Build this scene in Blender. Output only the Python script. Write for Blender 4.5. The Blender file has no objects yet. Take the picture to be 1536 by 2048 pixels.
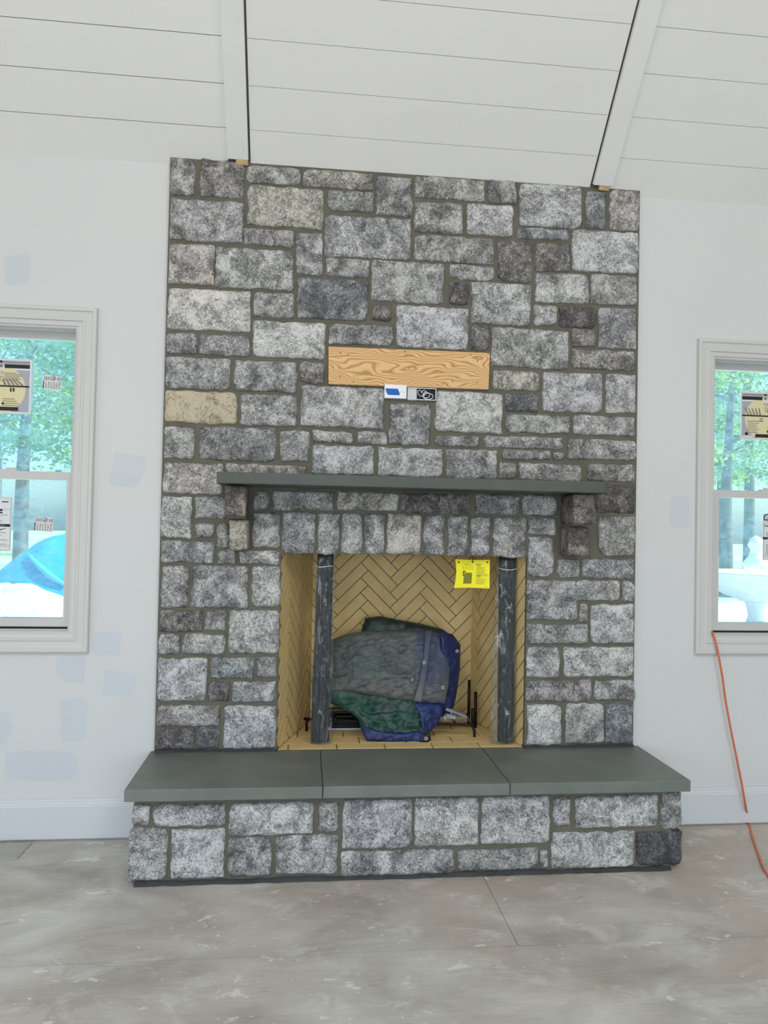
import bpy, bmesh, math, random
from mathutils import Vector, Matrix, noise

# ------------------------------------------------------------------ camera
scene = bpy.context.scene
COL = scene.collection
CAM = Vector((-0.4706, -3.4484, 1.41))
YAW, PITCH, ROLL, FPX = 0.106, 0.0222, 0.0201, 1480.0
fwd = Vector((math.sin(YAW) * math.cos(PITCH), math.cos(YAW) * math.cos(PITCH), math.sin(PITCH)))
rgt0 = Vector((math.cos(YAW), -math.sin(YAW), 0))
up0 = rgt0.cross(fwd)
RGT = rgt0 * math.cos(ROLL) + up0 * math.sin(ROLL)
UPV = up0 * math.cos(ROLL) - rgt0 * math.sin(ROLL)
cam_data = bpy.data.cameras.new('camera')
cam_data.sensor_fit = 'VERTICAL'
cam_data.sensor_height = 36.0
cam_data.lens = FPX / 2048 * 36.0
cam_data.clip_start = 0.05
cam_data.clip_end = 300
cam = bpy.data.objects.new('camera', cam_data)
COL.objects.link(cam)
M = Matrix((RGT, UPV, -fwd)).transposed().to_4x4()
M.translation = CAM
cam.matrix_world = M
scene.camera = cam


def on(px, py, ax, val):
    """point where the ray through photo pixel (px, py) meets the plane coordinate[ax] = val"""
    d = fwd * FPX + RGT * (px - 768) + UPV * (1024 - py)
    return CAM + d * ((val - CAM[ax]) / d[ax])


# ------------------------------------------------------------------ light
scene.view_settings.view_transform = 'Standard'
scene.view_settings.look = 'None'
scene.view_settings.gamma = 1.0
scene.view_settings.exposure = 0.0
scene.view_settings.use_curve_mapping = False
scene.cycles.use_denoising = True
scene.cycles.max_bounces = 10
scene.cycles.diffuse_bounces = 6
scene.cycles.transparent_max_bounces = 16
scene.cycles.caustics_reflective = False
scene.cycles.caustics_refractive = False
scene.cycles.sample_clamp_indirect = 6.0

world = bpy.data.worlds.new('sky')
scene.world = world
world.use_nodes = True
wn = world.node_tree
sky = wn.nodes.new('ShaderNodeTexSky')
sky.sky_type = 'NISHITA'
sky.sun_disc = False
sky.sun_elevation = math.radians(50)
sky.sun_rotation = math.radians(100)
sky.air_density = 1.0
sky.dust_density = 2.0
wn.links.new(sky.outputs[0], wn.nodes['Background'].inputs[0])
wn.nodes['Background'].inputs[1].default_value = 0.32

sun_data = bpy.data.lights.new('sun', 'SUN')
sun_data.energy = 13.0
sun_data.angle = math.radians(1.0)
sun_data.color = (1.0, 0.95, 0.86)
sun = bpy.data.objects.new('sun', sun_data)
COL.objects.link(sun)
sun.rotation_euler = Vector((0.62, -0.06, 0.78)).to_track_quat('Z', 'Y').to_euler()


def area(name, loc, target, sx, sy, power, color, spread):
    d = bpy.data.lights.new(name, 'AREA')
    d.shape = 'RECTANGLE'
    d.size, d.size_y = sx, sy
    d.energy = power
    d.color = color
    d.spread = math.radians(spread)
    o = bpy.data.objects.new(name, d)
    COL.objects.link(o)
    o.location = loc
    o.rotation_euler = (Vector(loc) - Vector(target)).to_track_quat('Z', 'Y').to_euler()
    return o


# daylight coming in through the glass doors behind the camera, with added side and top fill
ROOM_X, ROOM_Y = 4.2, -6.6
ST0, CT0 = math.sin(math.radians(48)), math.cos(math.radians(48))
area('daylight_doors', (-0.2, ROOM_Y + 0.05, 1.2), (-0.2, -3.6, 0.0), 5.2, 2.3, 56, (0.50, 0.75, 1.0), 150)
area('daylight_doors_ground', (-0.2, ROOM_Y + 0.06, 1.2), (-0.2, -1.5, 4.2), 5.2, 2.3, 48, (1.0, 0.95, 0.87), 150)
area('daylight_side', (-ROOM_X + 0.05, -3.3, 1.75), (4, -3.0, 2.6), 3.0, 2.3, 24, (1.0, 0.98, 0.95), 170)  # fill lamp added at the unseen left wall opening
for sx in (-1.6, 1.6):   # added fill lamps, unseen below the rear slope, lighting from above
    area('daylight_skylight', (sx, -5.0, 4.74), (sx * 0.7, -5.0 + ST0 * 4, 4.74 - CT0 * 4), 1.5, 1.5, 70, (1.0, 0.975, 0.93), 170)


# ------------------------------------------------------------------ helpers
def lin(r, g, b):
    def f(c):
        c /= 255
        return c / 12.92 if c <= 0.04045 else ((c + 0.055) / 1.055) ** 2.4
    return (f(r), f(g), f(b), 1.0)


def new_mat(name):
    m = bpy.data.materials.new(name)
    m.use_nodes = True
    nt = m.node_tree
    return m, nt, nt.nodes['Principled BSDF']


def nd(nt, kind, **kw):
    n = nt.nodes.new(kind)
    for k, v in kw.items():
        if k.startswith('i_'):
            key = k[2:].replace('_', ' ')
            n.inputs[int(key) if key.isdigit() else key].default_value = v
        else:
            setattr(n, k, v)
    return n


def ramp(nt, fac, stops):
    r = nt.nodes.new('ShaderNodeValToRGB')
    el = r.color_ramp.elements
    while len(el) < len(stops):
        el.new(0.5)
    for e, (p, c) in zip(el, stops):
        e.position = p
        e.color = c if len(c) == 4 else (*c, 1)
    nt.links.new(fac, r.inputs[0])
    return r.outputs[0]


def gray(v):
    return (v, v, v, 1)


def mixc(nt, fac, a, b, mode='MIX'):
    m = nt.nodes.new('ShaderNodeMix')
    m.data_type = 'RGBA'
    m.blend_type = mode
    for sock, val in ((m.inputs[0], fac), (m.inputs[6], a), (m.inputs[7], b)):
        if hasattr(val, 'links'):
            nt.links.new(val, sock)
        else:
            sock.default_value = val
    return m.outputs[2]


def math_n(nt, op, a, b=None, clamp=False):
    m = nt.nodes.new('ShaderNodeMath')
    m.operation = op
    m.use_clamp = clamp
    for sock, val in ((m.inputs[0], a), (m.inputs[1], b)):
        if val is None:
            continue
        if hasattr(val, 'links'):
            nt.links.new(val, sock)
        else:
            sock.default_value = val
    return m.outputs[0]


def noise_n(nt, vec, scale, detail=4.0, rough=0.55, dist=0.0):
    n = nt.nodes.new('ShaderNodeTexNoise')
    n.inputs['Scale'].default_value = scale
    n.inputs['Detail'].default_value = detail
    n.inputs['Roughness'].default_value = rough
    n.inputs['Distortion'].default_value = dist
    if vec is not None:
        nt.links.new(vec, n.inputs['Vector'])
    return n.outputs['Fac']


def bump(nt, bsdf, height, strength=0.3, distance=0.01):
    b = nt.nodes.new('ShaderNodeBump')
    b.inputs['Strength'].default_value = strength
    b.inputs['Distance'].default_value = distance
    nt.links.new(height, b.inputs['Height'])
    nt.links.new(b.outputs[0], bsdf.inputs['Normal'])


def coords(nt, which='Object', scale=None, random_shift=False):
    tc = nt.nodes.new('ShaderNodeTexCoord')
    if which == 'World':
        out = nt.nodes.new('ShaderNodeNewGeometry').outputs['Position']
    else:
        out = tc.outputs[which]
    if random_shift:
        oi = nt.nodes.new('ShaderNodeObjectInfo')
        c = nt.nodes.new('ShaderNodeCombineXYZ')
        nt.links.new(math_n(nt, 'MULTIPLY', oi.outputs['Random'], 37.0), c.inputs[0])
        nt.links.new(math_n(nt, 'MULTIPLY', oi.outputs['Random'], 91.0), c.inputs[2])
        a = nt.nodes.new('ShaderNodeVectorMath')
        nt.links.new(out, a.inputs[0])
        nt.links.new(c.outputs[0], a.inputs[1])
        out = a.outputs[0]
    if scale:
        mp = nt.nodes.new('ShaderNodeMapping')
        mp.inputs['Scale'].default_value = scale
        nt.links.new(out, mp.inputs['Vector'])
        out = mp.outputs[0]
    return out


def plain(name, color, rough=0.6, metal=0.0, vary=0.0, vscale=20.0, bmp=0.0, bscale=80.0, coat=0.0):
    m, nt, b = new_mat(name)
    b.inputs['Base Color'].default_value = color
    b.inputs['Roughness'].default_value = rough
    b.inputs['Metallic'].default_value = metal
    if coat:
        b.inputs['Coat Weight'].default_value = coat
    v = coords(nt, 'Object')
    if vary:
        dark = tuple(c * (1 - vary) for c in color[:3]) + (1,)
        lite = tuple(min(1, c * (1 + vary)) for c in color[:3]) + (1,)
        nt.links.new(ramp(nt, noise_n(nt, v, vscale, 5), [(0.3, dark), (0.7, lite)]), b.inputs['Base Color'])
    if bmp:
        bump(nt, b, noise_n(nt, v, bscale, 5), bmp, 0.004)
    return m


def obj(name, bm, mats, parent=None, smooth=False, loc=None):
    me = bpy.data.meshes.new(name)
    bmesh.ops.recalc_face_normals(bm, faces=bm.faces)
    bm.to_mesh(me)
    bm.free()
    if not isinstance(mats, (list, tuple)):
        mats = [mats]
    for m in mats:
        me.materials.append(m)
    if smooth:
        for p in me.polygons:
            p.use_smooth = True
    o = bpy.data.objects.new(name, me)
    COL.objects.link(o)
    if parent:
        o.parent = parent
    if loc is not None:
        o.location = loc
    return o


def empty(name, loc):
    o = bpy.data.objects.new(name, None)
    o.empty_display_size = 0.1
    COL.objects.link(o)
    o.location = loc
    return o


def tag(o, label=None, cat=None, group=None, kind=None):
    if label:
        o['label'] = label
    if cat:
        o['category'] = cat
    if group:
        o['group'] = group
    if kind:
        o['kind'] = kind
    return o


def box(bm, a, b, mi=0):
    """axis-aligned box from corner a to corner b"""
    (x0, y0, z0), (x1, y1, z1) = a, b
    vs = [bm.verts.new(c) for c in ((x0, y0, z0), (x1, y0, z0), (x1, y1, z0), (x0, y1, z0),
                                    (x0, y0, z1), (x1, y0, z1), (x1, y1, z1), (x0, y1, z1))]
    fs = []
    for f in ((0, 3, 2, 1), (4, 5, 6, 7), (0, 1, 5, 4), (1, 2, 6, 5), (2, 3, 7, 6), (3, 0, 4, 7)):
        fc = bm.faces.new([vs[i] for i in f])
        fc.material_index = mi
        fs.append(fc)
    return vs


def bevel_all(bm, off, seg=2):
    bmesh.ops.bevel(bm, geom=list(bm.edges), offset=off, segments=seg, affect='EDGES', profile=0.6)


def prism(bm, pts2d, to3, depth_vec, mi=0):
    """polygon pts2d mapped by to3 to 3-D, extruded by depth_vec"""
    a = [bm.verts.new(to3(*p)) for p in pts2d]
    b = [bm.verts.new(Vector(to3(*p)) + Vector(depth_vec)) for p in pts2d]
    f = bm.faces.new(a); f.material_index = mi
    f = bm.faces.new(list(reversed(b))); f.material_index = mi
    n = len(a)
    for i in range(n):
        f = bm.faces.new((a[i], b[i], b[(i + 1) % n], a[(i + 1) % n]))
        f.material_index = mi


def smooth_path(pts, n=8):
    pts = [Vector(p) for p in pts]
    out = []
    for i in range(len(pts) - 1):
        p0 = pts[max(i - 1, 0)]; p1 = pts[i]; p2 = pts[i + 1]; p3 = pts[min(i + 2, len(pts) - 1)]
        for k in range(n):
            t = k / n
            out.append(0.5 * ((2 * p1) + (p2 - p0) * t + (2 * p0 - 5 * p1 + 4 * p2 - p3) * t * t
                              + (3 * p1 - p0 - 3 * p2 + p3) * t ** 3))
    out.append(pts[-1])
    return out


def tube(bm, pts, r, seg=8, mi=0, cap=True):
    pts = [Vector(p) for p in pts]
    rings = []
    ref = Vector((0.13, 0.27, 0.95))
    for i, p in enumerate(pts):
        t = (pts[min(i + 1, len(pts) - 1)] - pts[max(i - 1, 0)]).normalized()
        u = t.cross(ref)
        if u.length < 1e-3:
            u = t.cross(Vector((1, 0, 0)))
        u.normalize()
        w = t.cross(u)
        rr = r(i / (len(pts) - 1)) if callable(r) else r
        rings.append([bm.verts.new(p + (u * math.cos(a) + w * math.sin(a)) * rr)
                      for a in [2 * math.pi * k / seg for k in range(seg)]])
    for a, b in zip(rings, rings[1:]):
        for k in range(seg):
            f = bm.faces.new((a[k], a[(k + 1) % seg], b[(k + 1) % seg], b[k]))
            f.material_index = mi
            f.smooth = True
    if cap:
        for rg in (rings[0], rings[-1]):
            f = bm.faces.new(rg)
            f.material_index = mi


def ring_frame(bm, rect, profile, closed=True, mi=0):
    """mitred frame: profile is a list of (inset from rect, y); swept round the rectangle rect = x0, x1, z0, z1"""
    x0, x1, z0, z1 = rect
    loops = []
    for ins, y in profile:
        loops.append([bm.verts.new(c) for c in ((x0 + ins, y, z0 + ins), (x1 - ins, y, z0 + ins),
                                                (x1 - ins, y, z1 - ins), (x0 + ins, y, z1 - ins))])
    pairs = list(zip(loops, loops[1:]))
    if closed:
        pairs.append((loops[-1], loops[0]))
    for a, b in pairs:
        for k in range(4):
            f = bm.faces.new((a[k], a[(k + 1) % 4], b[(k + 1) % 4], b[k]))
            f.material_index = mi


def grid_faces(bm, rows, mi=0, smooth=True):
    for a, b in zip(rows, rows[1:]):
        for k in range(len(a) - 1):
            f = bm.faces.new((a[k], a[k + 1], b[k + 1], b[k]))
            f.material_index = mi
            f.smooth = smooth


def fbm(v, oct=3):
    s, a = 0.0, 1.0
    p = Vector(v)
    for _ in range(oct):
        s += a * noise.noise(p)
        p = p * 2.1 + Vector((3.1, 1.7, 5.3))
        a *= 0.5
    return s


def clip_poly(poly, rect):
    """clip polygon to a box (u0, v0, u1, v1)"""
    u0, v0, u1, v1 = rect
    for axis, lim, sgn in ((0, u0, 1), (0, u1, -1), (1, v0, 1), (1, v1, -1)):
        out = []
        for i, p in enumerate(poly):
            q = poly[(i + 1) % len(poly)]
            dp, dq = (p[axis] - lim) * sgn, (q[axis] - lim) * sgn
            if dp >= 0:
                out.append(p)
            if dp * dq < 0:
                t = dp / (dp - dq)
                out.append((p[0] + (q[0] - p[0]) * t, p[1] + (q[1] - p[1]) * t))
        poly = out
        if len(poly) < 3:
            return []
    return poly


def poly_area(p):
    return 0.5 * sum(p[i][0] * p[(i + 1) % len(p)][1] - p[(i + 1) % len(p)][0] * p[i][1] for i in range(len(p)))


# ------------------------------------------------------------------ materials
def mat_wall():
    m, nt, b = new_mat('wall_primer')
    v = coords(nt, 'World')
    c = ramp(nt, noise_n(nt, v, 1.3, 4), [(0.3, (0.645, 0.655, 0.655)), (0.7, (0.675, 0.68, 0.675))])
    nt.links.new(c, b.inputs['Base Color'])
    b.inputs['Roughness'].default_value = 0.85
    bump(nt, b, noise_n(nt, v, 180, 3), 0.05, 0.002)
    return m


def mat_floor():
    m, nt, b = new_mat('subfloor')
    v = coords(nt, 'World')
    vs = coords(nt, 'World', scale=(0.6, 1.0, 1.0))
    base = ramp(nt, noise_n(nt, vs, 3.2, 7, 0.62, 0.5),
                [(0.3, lin(150, 145, 138)), (0.5, lin(184, 180, 173)), (0.68, lin(206, 203, 196))])
    brown = mixc(nt, ramp(nt, noise_n(nt, v, 1.1, 4, 0.5), [(0.42, gray(0)), (0.65, gray(0.7))]), base, lin(176, 162, 147))
    grain = mixc(nt, 0.22, brown, ramp(nt, noise_n(nt, coords(nt, 'World', scale=(3, 60, 1)), 2.0, 5, 0.6),
                                       [(0.3, gray(0.25)), (0.7, gray(0.75))]), 'SOFT_LIGHT')
    # smears and drops of joint compound
    smear = ramp(nt, noise_n(nt, coords(nt, 'World', scale=(1.0, 1.6, 1.0)), 4.2, 9, 0.7, 0.6),
                 [(0.53, gray(0)), (0.63, gray(0.65))])
    col = mixc(nt, smear, grain, lin(206, 204, 197))
    spots = ramp(nt, noise_n(nt, coords(nt, 'World', scale=(1.0, 1.5, 1.0)), 8.5, 6, 0.66, 0.4),
                 [(0.625, gray(0)), (0.66, gray(0.8))])
    col = mixc(nt, spots, col, lin(222, 219, 211))
    dots = ramp(nt, noise_n(nt, v, 55.0, 2, 0.5, 0.3), [(0.70, gray(0)), (0.73, gray(0.75))])
    col = mixc(nt, dots, col, lin(226, 224, 218))
    dark = ramp(nt, noise_n(nt, coords(nt, 'World', scale=(0.5, 1.4, 1.0)), 9.0, 6, 0.7, 0.6),
                [(0.62, gray(0)), (0.72, gray(0.5))])
    col = mixc(nt, dark, col, lin(126, 122, 117))
    nt.links.new(col, b.inputs['Base Color'])
    b.inputs['Roughness'].default_value = 0.75
    bump(nt, b, noise_n(nt, v, 60, 6), 0.12, 0.003)
    return m


def mat_stone():
    m, nt, b = new_mat('split_face_stone')
    oi = nt.nodes.new('ShaderNodeObjectInfo')
    v = coords(nt, 'Object', random_shift=True)
    big = noise_n(nt, v, 12.0, 4, 0.55, 0.8)
    mid = noise_n(nt, v, 42.0, 6, 0.68, 1.5)
    fine = noise_n(nt, v, 150.0, 5, 0.72, 1.6)
    s = math_n(nt, 'ADD', math_n(nt, 'MULTIPLY', big, 0.85),
               math_n(nt, 'ADD', math_n(nt, 'MULTIPLY', mid, 0.85), math_n(nt, 'MULTIPLY', fine, 0.42)))
    curl = math_n(nt, 'ABSOLUTE', math_n(nt, 'SUBTRACT', noise_n(nt, v, 52.0, 4, 0.6, 2.2), 0.5))
    curl = ramp(nt, curl, [(0.0, gray(1)), (0.035, gray(0.55)), (0.09, gray(0))])
    s = math_n(nt, 'ADD', s, math_n(nt, 'MULTIPLY', math_n(nt, 'SUBTRACT', curl, 0.3), 0.27))
    # alpha of the object colour shifts how much pale haze covers the stone
    s = math_n(nt, 'ADD', s, math_n(nt, 'MULTIPLY', math_n(nt, 'SUBTRACT', oi.outputs['Alpha'], 0.5), 0.55))
    mr = nt.nodes.new('ShaderNodeMapRange')
    mr.inputs['From Min'].default_value = 0.845
    mr.inputs['From Max'].default_value = 1.325
    nt.links.new(s, mr.inputs['Value'])
    fac = ramp(nt, mr.outputs[0], [(0.0, gray(0.13)), (0.25, gray(0.26)), (0.55, gray(0.44)), (0.78, gray(0.72)), (0.95, gray(1.0))])
    col = mixc(nt, 1.0, oi.outputs['Color'], fac, 'MULTIPLY')
    # faint rust and ochre blooms
    bloom = ramp(nt, noise_n(nt, v, 6.0, 3), [(0.6, gray(0)), (0.78, gray(0.35))])
    col = mixc(nt, bloom, col, mixc(nt, 1.0, col, (1.0, 0.86, 0.66, 1), 'MULTIPLY'))
    nt.links.new(col, b.inputs['Base Color'])
    b.inputs['Roughness'].default_value = 0.8
    b.inputs['Specular IOR Level'].default_value = 0.3
    h = math_n(nt, 'ADD', math_n(nt, 'MULTIPLY', mid, 1.0), math_n(nt, 'MULTIPLY', fine, 0.45))
    bump(nt, b, h, 0.8, 0.011)
    return m


def mat_brick():
    m, nt, b = new_mat('firebrick')
    v = coords(nt, 'World')
    oi = nt.nodes.new('ShaderNodeObjectInfo')
    c = ramp(nt, noise_n(nt, v, 14, 4), [(0.3, lin(220, 189, 130)), (0.7, lin(231, 203, 144))])
    c = mixc(nt, math_n(nt, 'MULTIPLY', oi.outputs['Random'], 0.22), c, lin(204, 174, 118))
    nt.links.new(c, b.inputs['Base Color'])
    b.inputs['Roughness'].default_value = 0.85
    bump(nt, b, noise_n(nt, coords(nt, 'World', scale=(1, 1, 6)), 90, 4), 0.06, 0.002)
    return m


def mat_bluestone(k=1.0):
    m, nt, b = new_mat('bluestone')
    v = coords(nt, 'Object', random_shift=True)
    c = ramp(nt, noise_n(nt, v, 4.5, 6, 0.6, 0.3), [(0.3, lin(101, 107, 102)), (0.7, lin(119, 124, 119))])
    sc = ramp(nt, noise_n(nt, coords(nt, 'Object', scale=(1, 2.5, 2.5), random_shift=True), 26, 7, 0.75, 1.2),
              [(0.62, gray(0)), (0.78, gray(0.5))])
    c = mixc(nt, sc, c, lin(158, 162, 156))
    c = mixc(nt, 1.0, c, (k, k, k * .97, 1), 'MULTIPLY')
    nt.links.new(c, b.inputs['Base Color'])
    b.inputs['Roughness'].default_value = 0.5
    bump(nt, b, noise_n(nt, v, 70, 6), 0.15, 0.003)
    return m


def mat_plywood():
    m, nt, b = new_mat('plywood')
    v = coords(nt, 'Object')
    sep = nd(nt, 'ShaderNodeSeparateXYZ')
    nt.links.new(v, sep.inputs[0])
    wob = noise_n(nt, coords(nt, 'Object', scale=(0.55, 1, 1.5)), 7.0, 2, 0.4)
    zz = math_n(nt, 'ADD', sep.outputs[2], math_n(nt, 'MULTIPLY', wob, 0.22))
    wav = math_n(nt, 'ADD', math_n(nt, 'MULTIPLY', math_n(nt, 'SINE', math_n(nt, 'MULTIPLY', zz, 430.0)), 0.5), 0.5)
    c = ramp(nt, wav, [(0.0, lin(190, 140, 84)), (0.28, lin(216, 172, 116)), (0.8, lin(228, 190, 138))])
    c = mixc(nt, 0.4, c, ramp(nt, noise_n(nt, coords(nt, 'Object', scale=(2, 1, 30)), 6, 5), [(0.3, gray(0.35)), (0.7, gray(0.62))]), 'SOFT_LIGHT')
    kn = ramp(nt, noise_n(nt, coords(nt, 'Object'), 34, 2), [(0.74, gray(0)), (0.79, gray(0.85))])
    c = mixc(nt, kn, c, lin(96, 66, 38))
    nt.links.new(c, b.inputs['Base Color'])
    b.inputs['Roughness'].default_value = 0.7
    return m


def mat_film_glass():
    """window pane under its pale blue protective film: mostly clear, a little milky"""
    m, nt, b = new_mat('filmed_glass')
    nt.nodes.remove(b)
    out = nt.nodes['Material Output']
    tr = nd(nt, 'ShaderNodeBsdfTransparent', i_Color=(0.80, 0.93, 0.97, 1))
    tl = nd(nt, 'ShaderNodeBsdfTranslucent', i_Color=(0.46, 0.80, 0.96, 1))
    gl = nd(nt, 'ShaderNodeBsdfGlossy', i_Color=(1, 1, 1, 1), i_Roughness=0.06)
    v = coords(nt, 'World')
    streak = ramp(nt, noise_n(nt, coords(nt, 'World', scale=(1, 1, 2.2)), 9, 6, 0.6, 1.5), [(0.4, gray(0.14)), (0.7, gray(0.32))])
    m1 = nt.nodes.new('ShaderNodeMixShader')
    nt.links.new(streak, m1.inputs[0])
    nt.links.new(tr.outputs[0], m1.inputs[1])
    nt.links.new(tl.outputs[0], m1.inputs[2])
    m2 = nt.nodes.new('ShaderNodeMixShader')
    m2.inputs[0].default_value = 0.03
    nt.links.new(m1.outputs[0], m2.inputs[1])
    nt.links.new(gl.outputs[0], m2.inputs[2])
    nt.links.new(m2.outputs[0], out.inputs[0])
    return m


def mat_plastic_wrap():
    m, nt, b = new_mat('clear_plastic_wrap')
    nt.nodes.remove(b)
    out = nt.nodes['Material Output']
    tr = nd(nt, 'ShaderNodeBsdfTransparent', i_Color=(0.90, 0.93, 0.93, 1))
    df = nd(nt, 'ShaderNodeBsdfDiffuse', i_Color=(0.75, 0.8, 0.82, 1))
    gl = nd(nt, 'ShaderNodeBsdfGlossy', i_Color=(0.9, 0.95, 1, 1), i_Roughness=0.05)
    v = coords(nt, 'Object', scale=(1, 1, 0.35))
    bp = nd(nt, 'ShaderNodeBump', i_Strength=1.0, i_Distance=0.035)
    nt.links.new(noise_n(nt, v, 24, 5, 0.6, 1.5), bp.inputs['Height'])
    nt.links.new(bp.outputs[0], gl.inputs['Normal'])
    m1 = nd(nt, 'ShaderNodeMixShader')
    nt.links.new(ramp(nt, noise_n(nt, v, 40, 5, 0.65, 2.0), [(0.5, gray(0.02)), (0.75, gray(0.12))]), m1.inputs[0])
    nt.links.new(tr.outputs[0], m1.inputs[1])
    nt.links.new(df.outputs[0], m1.inputs[2])
    m2 = nd(nt, 'ShaderNodeMixShader')
    nt.links.new(ramp(nt, noise_n(nt, coords(nt, 'Object', scale=(1, 1, 0.35)), 25, 5, 0.6, 1.8), [(0.55, gray(0.035)), (0.68, gray(0.5))]), m2.inputs[0])
    nt.links.new(m1.outputs[0], m2.inputs[1])
    nt.links.new(gl.outputs[0], m2.inputs[2])
    nt.links.new(m2.outputs[0], out.inputs[0])
    return m


def mat_tarp(name, a, b2, dust=None, dust_lo=0.45, dust_hi=0.65, dscale=5.0):
    m, nt, b = new_mat(name)
    v = coords(nt, 'World')
    c = ramp(nt, noise_n(nt, v, 18, 5, 0.6), [(0.3, a), (0.7, b2)])
    if dust:
        d = ramp(nt, noise_n(nt, v, dscale, 6, 0.6, 0.4), [(dust_lo, gray(0)), (dust_hi, gray(0.9))])
        c = mixc(nt, d, c, dust)
    nt.links.new(c, b.inputs['Base Color'])
    b.inputs['Roughness'].default_value = 0.42
    h = math_n(nt, 'ADD', noise_n(nt, v, 28, 5, 0.6, 1.2), math_n(nt, 'MULTIPLY', noise_n(nt, v, 300, 2), 0.12))
    bump(nt, b, h, 0.5, 0.012)
    return m


def mat_leaf(name, c1, c2):
    m, nt, b = new_mat(name)
    v = coords(nt, 'World')
    nt.links.new(ramp(nt, noise_n(nt, v, 1.4, 3), [(0.35, c1), (0.65, c2)]), b.inputs['Base Color'])
    b.inputs['Roughness'].default_value = 0.6
    out = nt.nodes['Material Output']
    tl = nd(nt, 'ShaderNodeBsdfTranslucent', i_Color=c2)
    mx = nd(nt, 'ShaderNodeMixShader')
    mx.inputs[0].default_value = 0.45
    nt.links.new(b.outputs[0], mx.inputs[1])
    nt.links.new(tl.outputs[0], mx.inputs[2])
    nt.links.new(mx.outputs[0], out.inputs[0])
    return m


WALL = mat_wall()
FLOOR = mat_floor()
STONE = mat_stone()
BRICK = mat_brick()
BLUESTONE = mat_bluestone()
MANTEL_STONE = mat_bluestone(0.48)
PLY = mat_plywood()
GLASS = mat_film_glass()
WRAP = mat_plastic_wrap()
MORTAR = plain('mortar', lin(102, 99, 87), 0.9, vary=0.16, vscale=9, bmp=0.5, bscale=140)
DARK_MORTAR = plain('dark_mortar', lin(62, 64, 64), 0.9, vary=0.25, vscale=14, bmp=0.5, bscale=90)
JOINT = plain('brick_joint', lin(128, 120, 106), 0.9, vary=0.12, vscale=30)
CEIL = plain('ceiling_paint', lin(230, 229, 226), 0.6, vary=0.015, vscale=2)
DECK = plain('ceiling_deck', lin(120, 118, 114), 0.9)
BEAM = plain('beam_paint', lin(228, 228, 227), 0.55, vary=0.02, vscale=6, bmp=0.08, bscale=60)
TRIM = plain('trim_paint', lin(206, 205, 202), 0.45)
SASH = plain('sash_vinyl', lin(200, 199, 196), 0.4)
PATCH = plain('joint_compound_patch', lin(203, 208, 213), 0.9, vary=0.02, vscale=6)
BASEP = plain('baseboard_paint', lin(210, 213, 216), 0.45)
BLACK = plain('black_metal', lin(28, 28, 30), 0.45, metal=0.6, vary=0.2, vscale=40)
RAW = plain('raw_wood', lin(206, 176, 128), 0.8, vary=0.15, vscale=30)
WHITE = plain('white_plastic', lin(240, 242, 246), 0.35)
GREY_STEEL = plain('galvanised_steel', lin(196, 198, 198), 0.45, metal=0.3, vary=0.1, vscale=60)
BLUE_TAPE = plain('blue_tape', lin(18, 96, 190), 0.6, vary=0.12, vscale=60)
BLACK_HOLE = plain('dark_box_inside', lin(24, 30, 38), 0.8)
ORANGE = plain('orange_rubber', lin(214, 112, 74), 0.5, vary=0.08, vscale=50)
YELLOW = plain('yellow_card', lin(255, 242, 0), 0.5)
INK = plain('black_ink', lin(40, 38, 30), 0.7)
OLIVE_INK = plain('olive_ink', lin(134, 130, 28), 0.7)
PAPER = plain('label_paper', lin(222, 224, 226), 0.6)
PAPER_GREY = plain('label_grey_print', lin(170, 170, 180), 0.6)
PAPER_BEIGE = plain('label_beige_print', lin(224, 212, 168), 0.6)
LABEL_INK = plain('label_black_print', lin(20, 20, 22), 0.6)
LABEL_LINE = plain('label_fine_print', lin(128, 126, 120), 0.6)

# ------------------------------------------------------------------ room shell
TH = math.radians(48)
CT, ST, ZC = math.cos(TH), math.sin(TH), 3.061


def slope(x, s, off=0.0):
    """point on the sloped ceiling: s metres up the slope, off metres into the room"""
    return Vector((x, -s * CT - off * ST, ZC + s * ST - off * CT))


def holed_wall(name, u0, u1, z0, z1, holes, to3, thick, mat, parent=None):
    us = sorted({u0, u1, *[h[0] for h in holes], *[h[1] for h in holes]})
    zs = sorted({z0, z1, *[h[2] for h in holes], *[h[3] for h in holes]})
    bm = bmesh.new()

    def solid(i, k):
        if not (0 <= i < len(us) - 1 and 0 <= k < len(zs) - 1):
            return False
        cu, cz = (us[i] + us[i + 1]) / 2, (zs[k] + zs[k + 1]) / 2
        return not any(h[0] < cu < h[1] and h[2] < cz < h[3] for h in holes)

    def quad(*c):
        bm.faces.new([bm.verts.new(to3(*p)) for p in c])
    for i in range(len(us) - 1):
        for k in range(len(zs) - 1):
            if not solid(i, k):
                continue
            a, b, c, d = us[i], us[i + 1], zs[k], zs[k + 1]
            quad((a, 0, c), (b, 0, c), (b, 0, d), (a, 0, d))
            quad((a, thick, c), (a, thick, d), (b, thick, d), (b, thick, c))
            for di, dk, p, q in ((-1, 0, (a, c), (a, d)), (1, 0, (b, d), (b, c)), (0, -1, (b, c), (a, c)), (0, 1, (a, d), (b, d))):
                if not solid(i + di, k + dk):
                    quad((p[0], 0, p[1]), (q[0], 0, q[1]), (q[0], thick, q[1]), (p[0], thick, p[1]))
    bmesh.ops.remove_doubles(bm, verts=bm.verts, dist=1e-5)
    return tag(obj(name, bm, mat, parent), kind='structure')


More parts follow.
